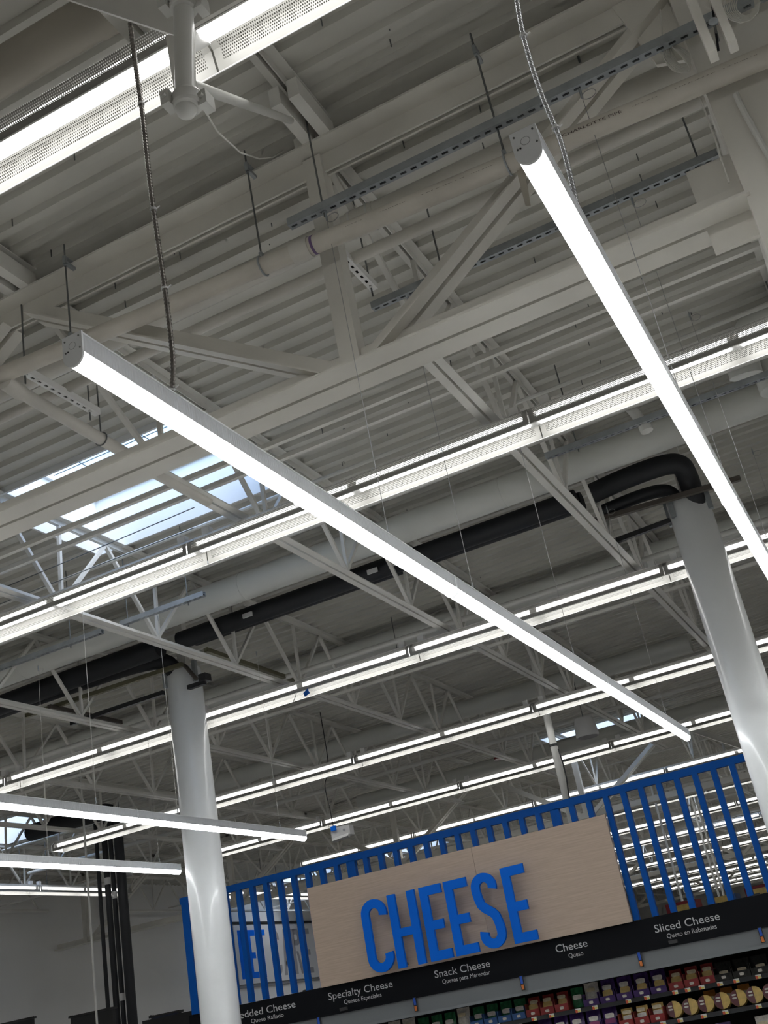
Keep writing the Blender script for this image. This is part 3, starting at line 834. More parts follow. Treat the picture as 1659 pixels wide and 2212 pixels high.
# ------------------------------------------------------------------ steel tube column at the right edge
r = thing('steel_column', 'square cream steel column at the upper right edge with wiring on it', 'column', (.36, 3.96, 0))
part('tube', MB().box(.155,.50,3.86,4.16,0,5.45), GIRD, r)
part('cap_plate', MB().box(.08,.58,3.80,4.22,5.40,5.42), GIRD, r)
part('lug_plate', MB().box(-.02,.155,3.95,3.975,4.05,4.45), GIRD, r)
part('stiffener_plate', MB().prism([(-.07,3.93,5.40),(.15,3.93,5.40),(.15,3.93,4.95),(.02,3.93,5.0)], (0,.02,0)), GIRD, r)
solo('white_riser', MB().tube(smooth_path([(.255,3.845,4.62),(.26,3.845,4.5),(.29,3.845,4.2),(.33,3.845,3.9),(.38,3.845,3.4)], 6), .012, 8), PIPE, 'white conduit bending down the face of the square steel column', 'conduit', None, True)
r = thing('hanging_plates', 'pair of cream flat bars with a round washer hanging by the square column top', 'bracket', (.235, 3.3, 4.4))
for a, b in (((1487,-60),(1530,118)), ((1538,-60),(1573,97))):
    q0, q1 = at_y(*a, 3.3), at_y(*b, 3.3)
    part('flat_bar', MB().box(q1.x, q1.x+.03 if a[0]<1500 else q1.x+.03, 3.29, 3.35, q1.z, 5.5), GIRD, r)
d = at_y(1541, 47, 3.27); part('washer', MB().lathe([(.0005,0),(.0165,.0),(.0165,.003),(.0005,.0045)], d, (0,-1,0), 20), GALV, r, True)
part('bolt', MB().tube([d, d+Vector((0,.10,0))], .004, 6), ROD, r)
part('dark_strap', MB().bar(at_y(1533,-30,3.33), at_y(1552,110,3.33), .008, .003, (0,1,0)), DARK, r)
r = thing('cable_bundle', 'coil of white cables tied beside the square steel column', 'cable', at_y(1475,100,3.85))
for q in range(9):
    o = [(1425+q*3,90),(1430+q*4,118+q*2),(1452+q*4,150-q),(1478+q,157-q*2),(1490,148-q*4),(1470-q*2,118-q*3),(1440-q,90)]
    part('cable', MB().tube(smooth_path([at_y(u, v, 3.80+.006*q) for u, v in o], 5), .0028, 5), WIREW, r, True)
r = thing('cable_coil', 'loop of white cables at the top right corner', 'cable', at_y(1600,20,3.6))
for q in range(8):
    cx_, cy_, rx_, ry_ = 1600+q*1.5, 5+q*.8, 42-q*3, 44-q*3
    o = [(cx_+rx_*math.cos(t*math.pi/6), cy_+ry_*math.sin(t*math.pi/6)) for t in range(0, 13)]
    part('cable', MB().tube([at_y(u, v, 3.6+.006*q) for u, v in o], .0026, 5), WIREW, r, True)
solo('column_wire', MB().tube(smooth_path([at_y(u,v,3.8) for u,v in ((1425,20),(1430,70),(1428,90))],4), .003, 5), WIREW, 'short loose white wire above the tied cable coil', 'wire', None, True)
solo('column_wire', MB().tube(smooth_path([at_y(u,v,3.85) for u,v in ((1508,200),(1530,260),(1548,310),(1560,350),(1575,395))],4), .004, 5), WIREW, 'loose white wire running down the edge of the square column', 'wire', None, True)
solo('hanging_tab', MB().prism([at_y(u,v,3.80) for u,v in ((1116,370),(1132,362),(1146,443),(1135,444))], (0,.006,0)), TAN, 'small tan tab hanging beside the end cap of the right linear light', 'tab')

# ------------------------------------------------------------------ round pipe chases and the black refrigeration lines
def chase(x, y, label, zt=5.07):
    r = thing('round_column', label, 'column', (x, y, 0), 'white round columns')
    part('shaft', MB().lathe([(.173,0),(.173,zt-.01),(.168,zt)], (x,y,0), (0,0,1), 48), COLW, r, True)
    part('inner_post', MB().box(x-.03,x+.06,y-.04,y+.04,zt-.05,DECK_Z), STEEL, r)
    for a in (-2.3, -.35, 2.9):
        bx, by = x + .185*math.cos(a), y + .185*math.sin(a)
        part('strut_clip', MB().box(bx-.02,bx+.02,by-.02,by+.02,zt-.17,zt+.04), GALV, r)
    return r
chase(-6.02, 9.0, 'left white round column rising past the cheese sign')
chase(-.925, 9.0, 'right white round column behind the bright right linear light')
def chan(p0, p1, label, m, w=.041, cat='strut channel'):
    mb = MB().bar(p0, p1, w, w); return solo('support_channel', mb, m, label, cat, 'dark support channels at the columns')
chan((-1.675,8.76,5.06), (-.45,8.76,5.0), 'brown support channel fixed to the top of the right round column', BROWN)
chan((-1.62,8.85,4.86), (-1.08,8.85,4.88), 'dark support channel reaching left from the right round column', BLACKM)
chan((-7.8,8.76,5.06), (-5.86,8.76,5.04), 'olive support channel running left from the left round column', OLIVE)
chan((-7.31,8.85,4.86), (-6.17,8.85,4.86), 'dark lower support channel left of the left round column', BLACKM)
chan((-5.45,8.55,5.02), (-5.45,10.2,5.02), 'dark olive channel running away right of the left round column', OLIVE)
chan((-7.38,8.62,5.02), (-7.38,9.75,5.02), 'brown cross channel under the black pipes at far left', BROWN)
r = thing('column_junction_box', 'dark junction clamp on the right side of the left column top', 'bracket', (-5.75,8.86,4.8))
part('clamp_body', MB().box(-5.85,-5.66,8.78,8.83,4.79,4.83), BLACKM, r)
part('clamp_head', MB().box(-5.70,-5.62,8.76,8.86,4.82,4.89), BLACKM, r)
part('hose', MB().tube(smooth_path([(-5.95,8.80,5.06),(-5.87,8.80,5.04),(-5.80,8.79,4.95),(-5.74,8.79,4.86)],5), .02, 10), BROWN, r, True)
# black insulated lines
def blackline(pts, rr, label):
    return solo('insulated_pipe', MB().tube(smooth_path(pts, 6), rr, 16), BLACK, label, 'pipe', 'black insulated refrigeration pipes', True)
blackline([(-5.72,8.55,5.19),(-4.0,8.55,5.20),(-1.72,8.55,5.21)], .085, 'thick black insulated pipe behind the long linear light, front one of the pair')
blackline([(-5.70,8.78,5.27),(-4.0,8.78,5.27),(-1.72,8.78,5.27)], .085, 'black insulated pipe behind the long linear light, rear one of the pair')
blackline([(-1.62,8.58,5.22),(-1.3,8.58,5.25),(-1.0,8.60,5.26),(-.86,8.66,5.24),(-.84,8.80,5.16),(-.86,8.95,4.95)], .085, 'fat black insulated pipe bending down into the right round column')
blackline([(-1.62,8.78,5.12),(-1.3,8.80,5.15),(-1.08,8.84,5.15),(-1.0,8.92,5.10),(-.99,8.98,4.95)], .055, 'thinner black insulated pipe bending into the right round column')
blackline([(-8.3,8.55,5.17),(-7.2,8.55,5.19),(-5.95,8.55,5.20)], .10, 'thick black insulated pipe left of the left column, front one')
blackline([(-8.2,8.78,5.22),(-7.2,8.78,5.22),(-6.2,8.80,5.18),(-6.05,8.95,5.0)], .085, 'black insulated pipe left of the left column turning into it')
blackline([(-10.2,8.6,5.18),(-9.0,8.6,5.18),(-8.4,8.6,5.18)], .10, 'black insulated pipe at the far left picture edge')
for q, (xx, s) in enumerate(((-3.35,.02),(-3.6,.018),(-4.9,.02))):
    solo('pipe_label', MB().box(xx-.05,xx+.05,8.445,8.462,5.15,5.19), PLASTIC, 'small white tag on the black insulated pipes, %s from the right' % ORD[q], 'label', 'white tags on the black pipes')
# white round duct
r = thing('round_duct', 'white round duct running under the roof in front of the black pipes', 'duct', (-4, 8.1, 5.15))
part('duct_body', MB().tube([(-12,8.1,5.29),(3.5,8.1,5.29)], .125, 28), DUCT, r, True)
for xx in (-9.8, -7.2, -4.7, -2.2, .3): part('seam_band', MB().tube([(xx-.012,8.1,5.29),(xx+.012,8.1,5.29)], .128, 28), DUCT, r, True)
for q, yy in enumerate((10.9, 11.3)):
    solo('round_duct', MB().tube([(-12,yy,5.36),(3.5,yy,5.36)], .11, 24), DUCT, 'dim round duct beyond the columns, %s of two' % ORD[q], 'duct', 'ducts beyond the columns', True)
solo('round_duct', MB().tube([(-9.6,14.6,5.33),(-5.4,14.6,5.33),(-2,14.6,5.33)], .12, 24), DUCT, 'pale round duct between the third and fourth strip light rows', 'duct', None, True)
solo('round_duct', MB().tube([(-9,18.6,5.25),(3,18.6,5.25)], .14, 24), DUCT, 'bright round duct just in front of the second girder', 'duct', None, True)
along_x('sprinkler_pipe', 6.95, 5.05, -12, 4, .024, PIPE, 'white sprinkler pipe beyond the first strip light', 'pipe', 'sprinkler pipes', 12)
along_x('sprinkler_pipe', 10.0, 5.02, -12, 4, .03, PIPE, 'white sprinkler pipe just beyond the columns', 'pipe', 'sprinkler pipes', 12)
along_x('sprinkler_pipe', 15.6, 5.0, -14, 4, .03, PIPE, 'white sprinkler pipe beyond the fourth strip light row', 'pipe', 'sprinkler pipes', 12)
along_x('sprinkler_pipe', 24.5, 5.0, -15, 4, .03, PIPE, 'white sprinkler pipe behind the second girder', 'pipe', 'sprinkler pipes', 12)
# roof drain elbow at the right edge
r = thing('roof_drain_elbow', 'large white drain elbow at the right edge above the first strip light', 'pipe', (.35, 6.9, 5.2))
part('elbow', MB().tube(smooth_path([(-.12,7.15,5.05),(-.10,7.12,5.18),(-.02,7.08,5.29),(.15,7.05,5.34),(.9,7.05,5.34)],6), .11, 22), DUCT, r, True)
part('drop', MB().tube([(.02,7.3,5.2),(.02,7.3,4.95)], .10, 22), DUCT, r, True)
r = thing('pipe_stub', 'short white capped pipe stub right of the first strip light joint', 'pipe', (-1.15, 7.0, 5.0))
part('stub', MB().tube(smooth_path([(-1.25,6.95,5.22),(-1.05,7.0,5.2),(-.92,7.02,5.12),(-.85,7.02,4.95),(-.83,7.02,4.86)],5), .038, 16), PIPE, r, True)
part('collar', MB().tube([(-.835,7.02,4.91),(-.83,7.02,4.86)], .044, 16), PIPE, r, True)

# ------------------------------------------------------------------ block letters from outlines (u right, v up), unit box w x h
def letter_strips(ch, w, h, s):
    """list of closed 2D polygons making one condensed letter with stroke s"""
    R = lambda a, b, c, d: [(a,c),(b,c),(b,d),(a,d)]
    def band(path):
        L, Rr = [], []
        for i, p in enumerate(path):
            a = path[max(i-1,0)]; b = path[min(i+1,len(path)-1)]
            dx, dy = b[0]-a[0], b[1]-a[1]; l = math.hypot(dx,dy) or 1
            nx, ny = -dy/l*s/2, dx/l*s/2
            L.append((p[0]+nx,p[1]+ny)); Rr.append((p[0]-nx,p[1]-ny))
        return [[L[i], L[i+1], Rr[i+1], Rr[i]][::-1] for i in range(len(path)-1)]
    def arc(cx, cy, rx, ry, a0, a1, n=14):
        return [(cx+rx*math.cos(math.radians(a0+(a1-a0)*k/n)), cy+ry*math.sin(math.radians(a0+(a1-a0)*k/n))) for k in range(n+1)]
    r = (w-s)/2; c = w/2
    if ch == 'E': return 'solid', [(0,0),(w,0),(w,s),(s,s),(s,h*.46-s*.45),(w*.86,h*.46-s*.45),(w*.86,h*.46+s*.55),(s,h*.46+s*.55),(s,h-s),(w,h-s),(w,h),(0,h)]
    if ch == 'H': return 'solid', [(0,0),(s,0),(s,h*.46-s*.4),(w-s,h*.46-s*.4),(w-s,0),(w,0),(w,h),(w-s,h),(w-s,h*.46+s*.5),(s,h*.46+s*.5),(s,h),(0,h)]
    if ch == 'T': return 'solid', [(c-s/2,0),(c+s/2,0),(c+s/2,h-s),(w,h-s),(w,h),(0,h),(0,h-s),(c-s/2,h-s)]
    if ch == 'A': return 'multi', [[(0,0),(s,0),(c+s*.1,h),(c-s*.5,h)], [(w-s,0),(w,0),(c+s*.5,h),(c-s*.1,h)], R(w*.25,w*.75,h*.2,h*.2+s*.8)]
    if ch == 'C': return 'band', band(arc(c,h-s/2-r,r,r,-15,180)[0:] + arc(c,s/2+r,r,r,180,375))
    if ch == 'P': return 'multi', [R(0,s,0,h)] + band([(s*.8,h-s/2)] + arc(w-s/2-r*.7,h-s/2-r*.9,r*.7,r*.9,90,-90) + [(s*.8,h-s/2-1.8*r)])
    if ch == 'R': return 'multi', [R(0,s,0,h)] + band([(s*.8,h-s/2)] + arc(w-s/2-r*.7,h-s/2-r*.9,r*.7,r*.9,90,-90) + [(s*.8,h-s/2-1.8*r)]) + [[(w-s,0),(w,0),(c+s*.3,h*.5),(c-s*.4,h*.5)]]
    if ch == 'S':
        q = h - s/2 - r; q2 = s/2 + r
        path = arc(c,q,r,r,-20,180) + [(c-r,q-.06*h)] + [(c-r*.72,h*.585),(c,h*.50),(c+r*.72,h*.415),(c+r,q2+.06*h)] + arc(c,q2,r,r,0,-200)
        sm = []
        pts = [Vector((a,b,0)) for a,b in path]
        sm = [(p.x,p.y) for p in smooth_path(pts, 2)]
        return 'band', band(sm)
def letter_mb(ch, w, h, s, org, ux, uz, dep):
    """letter as a solid: org lower left, ux right, uz up, dep vector towards the back"""
    mode, data = letter_strips(ch, w, h, s); mb = MB()
    P = lambda p: Vector(org) + Vector(ux)*p[0] + Vector(uz)*p[1]
    d = Vector(dep)
    if mode == 'solid': mb.prism([P(p) for p in data], d)
    elif mode == 'multi':
        for pl in data: mb.prism([P(p) for p in pl], d)
    else:
        n = len(data); Lp = [q[0] for q in data] + [data[-1][1]]; Rp = [q[3] for q in data] + [data[-1][2]]
        m_ = len(Lp); vs = [P(p) for p in Lp] + [P(p) for p in Rp]; vs += [v + d for v in vs]
        f = []
        for i in range(m_-1):
            f += [(i,i+1,m_+i+1,m_+i), (2*m_+i,3*m_+i,3*m_+i+1,2*m_+i+1), (i,2*m_+i,2*m_+i+1,i+1), (m_+i,m_+i+1,3*m_+i+1,3*m_+i)]
        f += [(0,m_,3*m_,2*m_), (m_-1,3*m_-1,4*m_-1,2*m_-1)]
        mb.add(vs, f)
    return mb

# ------------------------------------------------------------------ cheese wall
CY = 11.0
r = thing('slat_screen', 'blue slatted screen standing on top of the cheese case', 'screen', (-4.5, CY, 2.05))
XS0, XS1 = -7.72, .6
part('top_rail', MB().box(XS0, XS1, CY-.02, CY+.035, 3.195, 3.265), BLUE, r)
part('bottom_rail', MB().box(XS0, XS1, CY+.012, CY+.05, 1.96, 2.03), BLUE, r)
wide = {-5.474: .098, -3.28: .092, -7.68: .09}
k = 0; slat_cache = {}
xx = -1.648 + 12*.1768
while xx > XS0 + .05:
    w = .054
    for q in wide:
        if abs(xx - q) < .085: w = wide[q]
    if w not in slat_cache: slat_cache[w] = MB().box(-w/2, w/2, -.02, .035, .002, 1.15).mesh('slat', BLUE)
    inst('slat', slat_cache[w], r, (xx + 4.5, 0, 0)); xx -= .1768
r = thing('cheese_sign', 'pale wood panel with raised blue lettering reading CHEESE', 'sign', (-4.43, 10.93, 2.05))
part('panel', MB().box(-6.065,-4.155,10.93,10.965,2.045,3.031), WOOD, r)
part('panel', MB().box(-4.152,-2.742,10.93,10.965,2.045,3.031), WOOD, r)
for ch, xa, xb in (('C',-5.521,-5.228),('H',-5.20,-4.888),('E',-4.833,-4.592),('E',-4.556,-4.308),('S',-4.268,-4.0),('E',-3.932,-3.69)):
    hh = .697; z0 = 2.061
    part('letter', letter_mb(ch, (xb-xa)*.982, hh, .087, (xa*.982, 10.80, z0), (1,0,0), (0,0,1), (0,.035,0)), BLUEL, r)
    xm = ((xa+xb)/2 if ch in 'CS' else xa+.044)*.982
    part('standoff', MB().box(xm-.012, xm+.012, 10.83, 10.935, 2.085, 2.11), BLACKM, r)

r = thing('refrigerated_case', 'long black refrigerated cheese case with grey canopy', 'display case', (-4.0, 11.5, 0))
CX0, CX1 = -7.75, .8
part('canopy', MB().prism([(CX0,11.013,1.775),(CX0,11.025,1.64),(CX0,11.10,1.625),(CX0,11.9,1.66),(CX0,11.9,1.95),(CX0,11.03,1.95)], (CX1-CX0,0,0)), CASEG, r)
part('canopy_lip', MB().box(CX0,CX1,11.014,11.03,1.615,1.64), CASEG, r)
part('back_panel', MB().box(CX0,CX1,11.82,11.9,.3,1.66), CASEB, r)
part('side_panel', MB().box(CX0-.05,CX0,11.02,11.9,0,1.95), CASEB, r); part('side_panel', MB().box(CX1,CX1+.05,11.02,11.9,0,1.95), CASEB, r)
part('base', MB().box(CX0,CX1,10.75,11.9,0,.42), CASEB, r)
for zz in (1.385, 1.15, .85):
    part('shelf', MB().box(CX0,CX1,11.30,11.82,zz,zz+.022), CASEB, r)
    part('price_rail', MB().prism([(CX0,11.285,zz-.012),(CX0,11.30,zz+.026),(CX0,11.305,zz+.026),(CX0,11.30,zz-.012)],(CX1-CX0,0,0)), BLACKM, r)
part('top_cover', MB().box(CX0,CX1,11.05,11.9,1.95,2.0), CASEB, r)
r = thing('header_sign', 'black header board with white bilingual cheese lettering above the case', 'sign', (-4.0, 11.0, 1.775))
hz = lambda x: 2.045 + (x+4.0)*(-.006)
part('board', MB().prism([(CX0,10.99,1.775),(CX1,10.99,1.775),(CX1,10.99,2.05),(CX0,10.99,2.05)], (0,.02,0)), HEADER, r)
for tx, xa, xb, z0, ch in (('Shredded Cheese',-7.27,-6.425,1.918,.068), ('Queso Rallado',-6.98,-6.58,1.852,.040),
        ('Specialty Cheese',-6.03,-5.29,1.918,.068), ('Quesos Especiales',-5.86,-5.43,1.852,.040),
        ('Snack Cheese',-4.82,-4.225,1.918,.068), ('Quesos para Merendar',-4.75,-4.24,1.852,.040),
        ('Cheese',-3.54,-3.225,1.918,.068), ('Queso',-3.43,-3.285,1.852,.040),
        ('Sliced Cheese',-2.57,-1.965,1.912,.068), ('Queso en Rebanadas',-2.475,-2.015,1.846,.040)):
    part('lettering', text_on_front(tx, xa, xb, z0, 10.9885, ch), TXTW, r)
for xx in (-6.28, -5.16, -3.93, -2.72, -1.6):
    part('clip', MB().box(xx-.035, xx+.035, 10.985, 11.01, 2.045, 2.062), BLACKM, r)
SENS = mat('sensor_grey', (.05,.05,.052), .4)
for q, xx in enumerate((-5.87, -2.43)):
    s = solo('case_sensor', MB().box(xx-.04,xx+.04,10.965,10.99,1.795,1.825), SENS, 'small dark sensor on the header board, %s' % ('left one' if q == 0 else 'right one below Sliced Cheese'), 'sensor', 'sensors on the header board')
for q, xx in enumerate((-6.18,-5.08,-3.94,-2.77,-1.655)):
    t = thing('tag_strip', 'blue and orange tag strip on the grey canopy, %s from the left' % ORD[q], 'label strip', (xx, 11.0, 1.65), 'tag strips on the canopy')
    part('backing', MB().box(xx-.018,xx+.018,10.985,10.995,1.655,1.785), BLACKM, t)
    part('blue_print', MB().box(xx-.012,xx+.012,10.982,10.986,1.715,1.78), mat('tag_blue', (.02,.10,.55), .5), t)
    part('orange_print', MB().box(xx-.012,xx+.012,10.982,10.986,1.662,1.705), mat('tag_orange', (.75,.22,.05), .5), t)

# packs on the shelves
def pouch_mesh(w, h, d, m, name='pouch'):
    mb = MB(); N, Mv = 8, 6; vs = []
    for s in (-1, 1):
        for j in range(Mv+1):
            for i in range(N+1):
                u, v = i/N, j/Mv
                bul = d/2 * (4*u*(1-u))**.6 * (1 - abs(2*v-.75)**2.2 if abs(2*v-.75) < 1 else 0)
                bul *= 1 + .15*math.sin(9*u+5*v)
                vs.append((w*(u-.5), s*max(bul,.001), h*v))
    fs = []; st = (N+1)*(Mv+1)
    for j in range(Mv):
        for i in range(N):
            a = j*(N+1)+i; fs.append((a,a+1,a+N+2,a+N+1)); fs.append((st+a,st+a+N+1,st+a+N+2,st+a+1))
    mb.add(vs, fs); return mb.mesh(name, m, (0,0,0), True)
def disc_mesh(rx, rz, m, name):
    n = 20; sg = lambda a: math.copysign(abs(a)**.45, a); mb = MB().prism([(rx*sg(math.cos(2*math.pi*k/n)), 0, rz*sg(math.sin(2*math.pi*k/n))) for k in range(n)], (0,.004,0)); return mb.mesh(name, m)
def tray_mesh(w, h, d, m):
    return MB().box(-w/2,w/2,-d/2,-d/2+.004,0,h).box(-w/2,-w/2+.004,-d/2+.004,d/2,0,h*1.8).box(w/2-.004,w/2,-d/2+.004,d/2,0,h*1.8).box(-w/2,w/2,-d/2,d/2,0,.004).mesh('tray', m)
P_PURP = pouch_mesh(.115,.165,.05,PKPURP); P_WHITE = pouch_mesh(.115,.165,.05,PKWHITE); P_GREEN = pouch_mesh(.10,.15,.05,PKGREEN)
P_RED = pouch_mesh(.095,.14,.045,PKRED); P_BLK = pouch_mesh(.12,.13,.05,PKBLK); P_ORG = pouch_mesh(.09,.12,.05,PKORG); P_YEL = pouch_mesh(.09,.13,.045,PKYEL)
L_YEL = disc_mesh(.040,.032,PKYEL,'window'); L_WHITE = disc_mesh(.036,.018,PKWHITE,'label'); L_MAG = disc_mesh(.042,.022,PKMAG,'label')
L_MAR = MB().prism([(-.002,0,-.058)] + [(.060*math.cos(t), 0, .060*math.sin(t)) for t in [math.radians(95+17*k) for k in range(11)]], (0,.004,0)).mesh('label', PKMAR)
L_TXT = disc_mesh(.016,.006,PKWHITE,'label')
L_CRM = disc_mesh(.034,.014,CREAM,'label'); L_LOGO = disc_mesh(.016,.010,PKWHITE,'logo')
T_PURP = tray_mesh(.125,.05,.14,PKPURP); T_RED = tray_mesh(.112,.055,.14,PKRED); T_BLUE = tray_mesh(.112,.05,.14,PKBLUE); T_BLK = tray_mesh(.13,.05,.14,PKBLK)
TUB = None
def tub_mesh():
    mb = MB(); n = 16
    mb.prism([(.062*math.cos(math.pi*k/n*2), 0, .062+.062*math.sin(math.pi*k/n*2)) for k in range(n)], (0,.05,0)); return mb.mesh('tub', PKYEL)
TUB = tub_mesh()
tagm = [mat('ticket_red',(.7,.12,.05),.5), mat('ticket_yellow',(.85,.7,.15),.5), mat('ticket_white',(.8,.8,.75),.5)]
cnt = {}
def pack(kind, x, y, z, shelf, tray=None):
    names = {'purple':('purple pouch of cheese with yellow window',P_PURP,[(L_YEL,.055),(L_WHITE,.105)]),
             'magenta':('purple pouch of cheese with magenta and white round label',P_PURP,[(L_MAG,.055),(L_WHITE,.098)]),
             'white':('clear bag of white string cheese',P_WHITE,[(L_CRM,.11)]),
             'green':('green and white bag of cheese',P_GREEN,[(L_WHITE,.075)]),
             'red':('red bag of cheese sticks with yellow bands',P_RED,[(L_YEL,.055),(L_CRM,.10)]),
             'yellow':('yellow striped cheese pack in a red carton',P_YEL,[(L_WHITE,.06),(L_CRM,.10)]),
             'black':('black glossy bag of cheese',P_BLK,[(L_CRM,.05)]),
             'orange':('small orange red cheese pack',P_ORG,[(L_CRM,.06)]),
             'tub':('round tub with maroon and yellow label',TUB,[(L_MAR,.062),(L_TXT,.085),(L_TXT,.062)])}
    lab, me, decs = names[kind]; cnt[(kind,shelf)] = cnt.get((kind,shelf),0) + 1
    t = thing('cheese_pack', '%s, %s such from left, %s shelf' % (lab, ORD[cnt[(kind,shelf)]-1], shelf), 'cheese', (x,y,z), 'cheese packs on the %s shelf' % shelf)
    t.scale = (1.22, 1.22, 1.18)
    b = inst('pouch' if kind != 'tub' else 'tub', me, t, (0,0,.005), (math.radians(-6 if kind != 'tub' else -12),0,random.uniform(-.08,.08)))
    dd = -.029 if kind != 'tub' else -.004
    for q, (dm, zz) in enumerate(decs):
        inst('label', dm, b, ((-.026 if kind == 'tub' and q else 0.0) + (random.uniform(-.006,.006) if kind != 'tub' else 0), dd - .002*q, zz))
    if tray:
        tm, nm = tray
        cnt[(nm,shelf)] = cnt.get((nm,shelf),0)+1
        tt = thing('display_carton', '%s open display carton, %s of its colour from left, %s shelf' % (nm, ORD[cnt[(nm,shelf)]-1], shelf), 'carton', (x,y-.01,z), 'display cartons on the %s shelf' % shelf)
        tt.scale = (1.22, 1.22, 1.22)
        inst('carton', tm, tt); inst('logo', L_LOGO, tt, (0,-.073,.026))
U, Lw = 'upper', 'lower'; ZU, ZLO = 1.409, 1.174; PY = 11.40
seqU = [('white',None)]*2 + [('green',None)]*3 + [('white',None)] + [('green',(T_BLUE,'blue'))]*4 + [('red',(T_RED,'red'))]*3 + [('green',None),('white',(T_PURP,'purple'))] + [('purple',(T_PURP,'purple'))]*4 + [('red',(T_RED,'red'))]*3 + [('black',(T_BLK,'black'))]*3
x = -5.55
for kd, tr in seqU:
    w = .149 if kd in ('red','green') else .166
    pack(kd, x, PY, ZU, U, tr); x += w
    if x > -.9: break
for q in range(5):
    pack(['orange','red','black','orange','red'][q], x, PY, ZU, U); x += .165
seqL = [('white',None)]*3 + [('red',(T_RED,'red'))] + [('magenta',None)]*4 + [('magenta',(T_PURP,'purple'))] + [('yellow',(T_RED,'red'))]*3 + [('tub',None)]*7
x = -4.55
for kd, tr in seqL:
    w = .150 if kd != 'magenta' else .165
    pack(kd, x, PY - (.03 if kd == 'tub' else 0), ZLO, Lw, tr); x += w
for q in range(3): pack('orange', -2.35 + .16*q, PY+.13, ZLO+.03, Lw)
x = -3.0
for q in range(12):
    pack(['white','magenta','orange'][q % 3], x, PY, .874, 'bottom'); x += .18
n = 0
for zz, shn, xs in ((1.385,'upper',[-4.62,-4.38,-4.0,-3.82,-3.55,-3.38,-3.05,-2.87,-2.6,-2.48,-2.35,-2.18,-2.03,-1.83,-1.7,-1.55]), (1.15,'lower',[-3.6,-3.3,-3.1,-2.78,-2.62,-2.4,-2.2,-1.9])):
    for q, xx in enumerate(xs):
        t = thing('price_ticket', 'red and yellow price ticket on the %s shelf edge, %s from the left' % (shn, ORD[q]), 'price ticket', (xx,11.285,zz), 'price tickets on the %s shelf edge' % shn)
        part('card', MB().box(xx-.026,xx+.026,11.277,11.283,zz-.01,zz+.024), tagm[2], t)
        part('red_print', MB().box(xx-.026,xx-.004,11.2755,11.277,zz-.01,zz+.016), tagm[0], t)
        part('yellow_print', MB().box(xx-.004,xx+.022,11.2755,11.277,zz-.006,zz+.008), tagm[1], t)
# cartons on top of the next aisle, seen between the slats
for q, (xx, m_, w_) in enumerate(((-2.75,PKRED,.32),(-2.32,PKBLUE,.3),(-1.92,PKRED,.34),(-1.5,PKMAR,.3))):
    t = thing('stacked_carton', '%s carton with yellow band behind the blue slats, %s from the left' % (['red','dark blue','red','maroon'][q], ORD[q]), 'carton', (xx,12.6,2.0), 'cartons behind the slats')
    part('carton', MB().box(xx,xx+w_,12.5,12.8,1.95,2.2-.03*(q%2)), m_, t)
    part('print', MB().box(xx+.05,xx+w_-.08,12.495,12.5,2.11,2.17), PKYEL, t)
solo('back_shelf', MB().box(-8.4,.8,12.4,13.0,0,1.95), CASEB, 'dark shelf unit behind the cheese case carrying cartons', 'shelf')

# ------------------------------------------------------------------ left side: wall sign, black pipes, displays
r = thing('pet_care_sign', 'white wall sign with blue and grey lettering reading PET CARE', 'sign', (-16.95, 30, 3.1))
part('panel', MB().box(-16.99,-16.94,26.35,30.6,3.14,4.60), SIGNW, r)
part('top_trim', MB().box(-16.995,-16.92,26.2,30.7,4.63,4.68), BLACKM, r)
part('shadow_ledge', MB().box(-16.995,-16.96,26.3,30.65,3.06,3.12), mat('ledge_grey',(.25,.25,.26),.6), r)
yy = 26.50
for ch, w_, m_ in (('P',.36,BLUEL),('E',.38,BLUEL),('T',.42,BLUEL),(' ',.16,None),('C',.46,GREYL),('A',.50,GREYL),('R',.48,GREYL),('E',.46,GREYL)):
    if m_: part('letter', letter_mb(ch, w_, 1.20, .15, (-16.935, yy, 3.27), (0,1,0), (0,0,1), (-.01,0,0)), m_, r)
    yy += w_ + (.09 if m_ else 0)
for q, (xx, rr) in enumerate(((-11.23,.030),(-11.08,.045),(-10.97,.035),(-10.82,.072))):
    t = thing('insulated_riser', 'vertical black insulated pipe at lower left, %s of four from the left' % ORD[q], 'pipe', (xx,14,0), 'vertical black pipes at lower left')
    part('pipe_body', MB().tube([(xx,14,0),(xx,14,5.1)], rr, 14), BLACK, t, True)
    if q in (1, 2):
        for zz in ((4.17,) if q == 1 else (2.55, 3.95)): part('tape_band', MB().tube([(xx,14,zz),(xx,14,zz+.1)], rr+.003, 14), PLASTIC, t, True)
solo('insulated_pipe', MB().tube(smooth_path([(-12.5,14,5.25),(-11.3,14,5.25),(-10.95,14,5.2),(-10.85,14,5.05)],5), .13, 14), BLACK, 'black insulated pipes gathered above the vertical pipes at lower left', 'pipe', None, True)
solo('thin_pole', MB().tube([(-9.81,12,0),(-9.81,12,5.5)], .014, 8), PIPE, 'thin grey pole standing left of the vertical black pipes', 'pole', None, True)
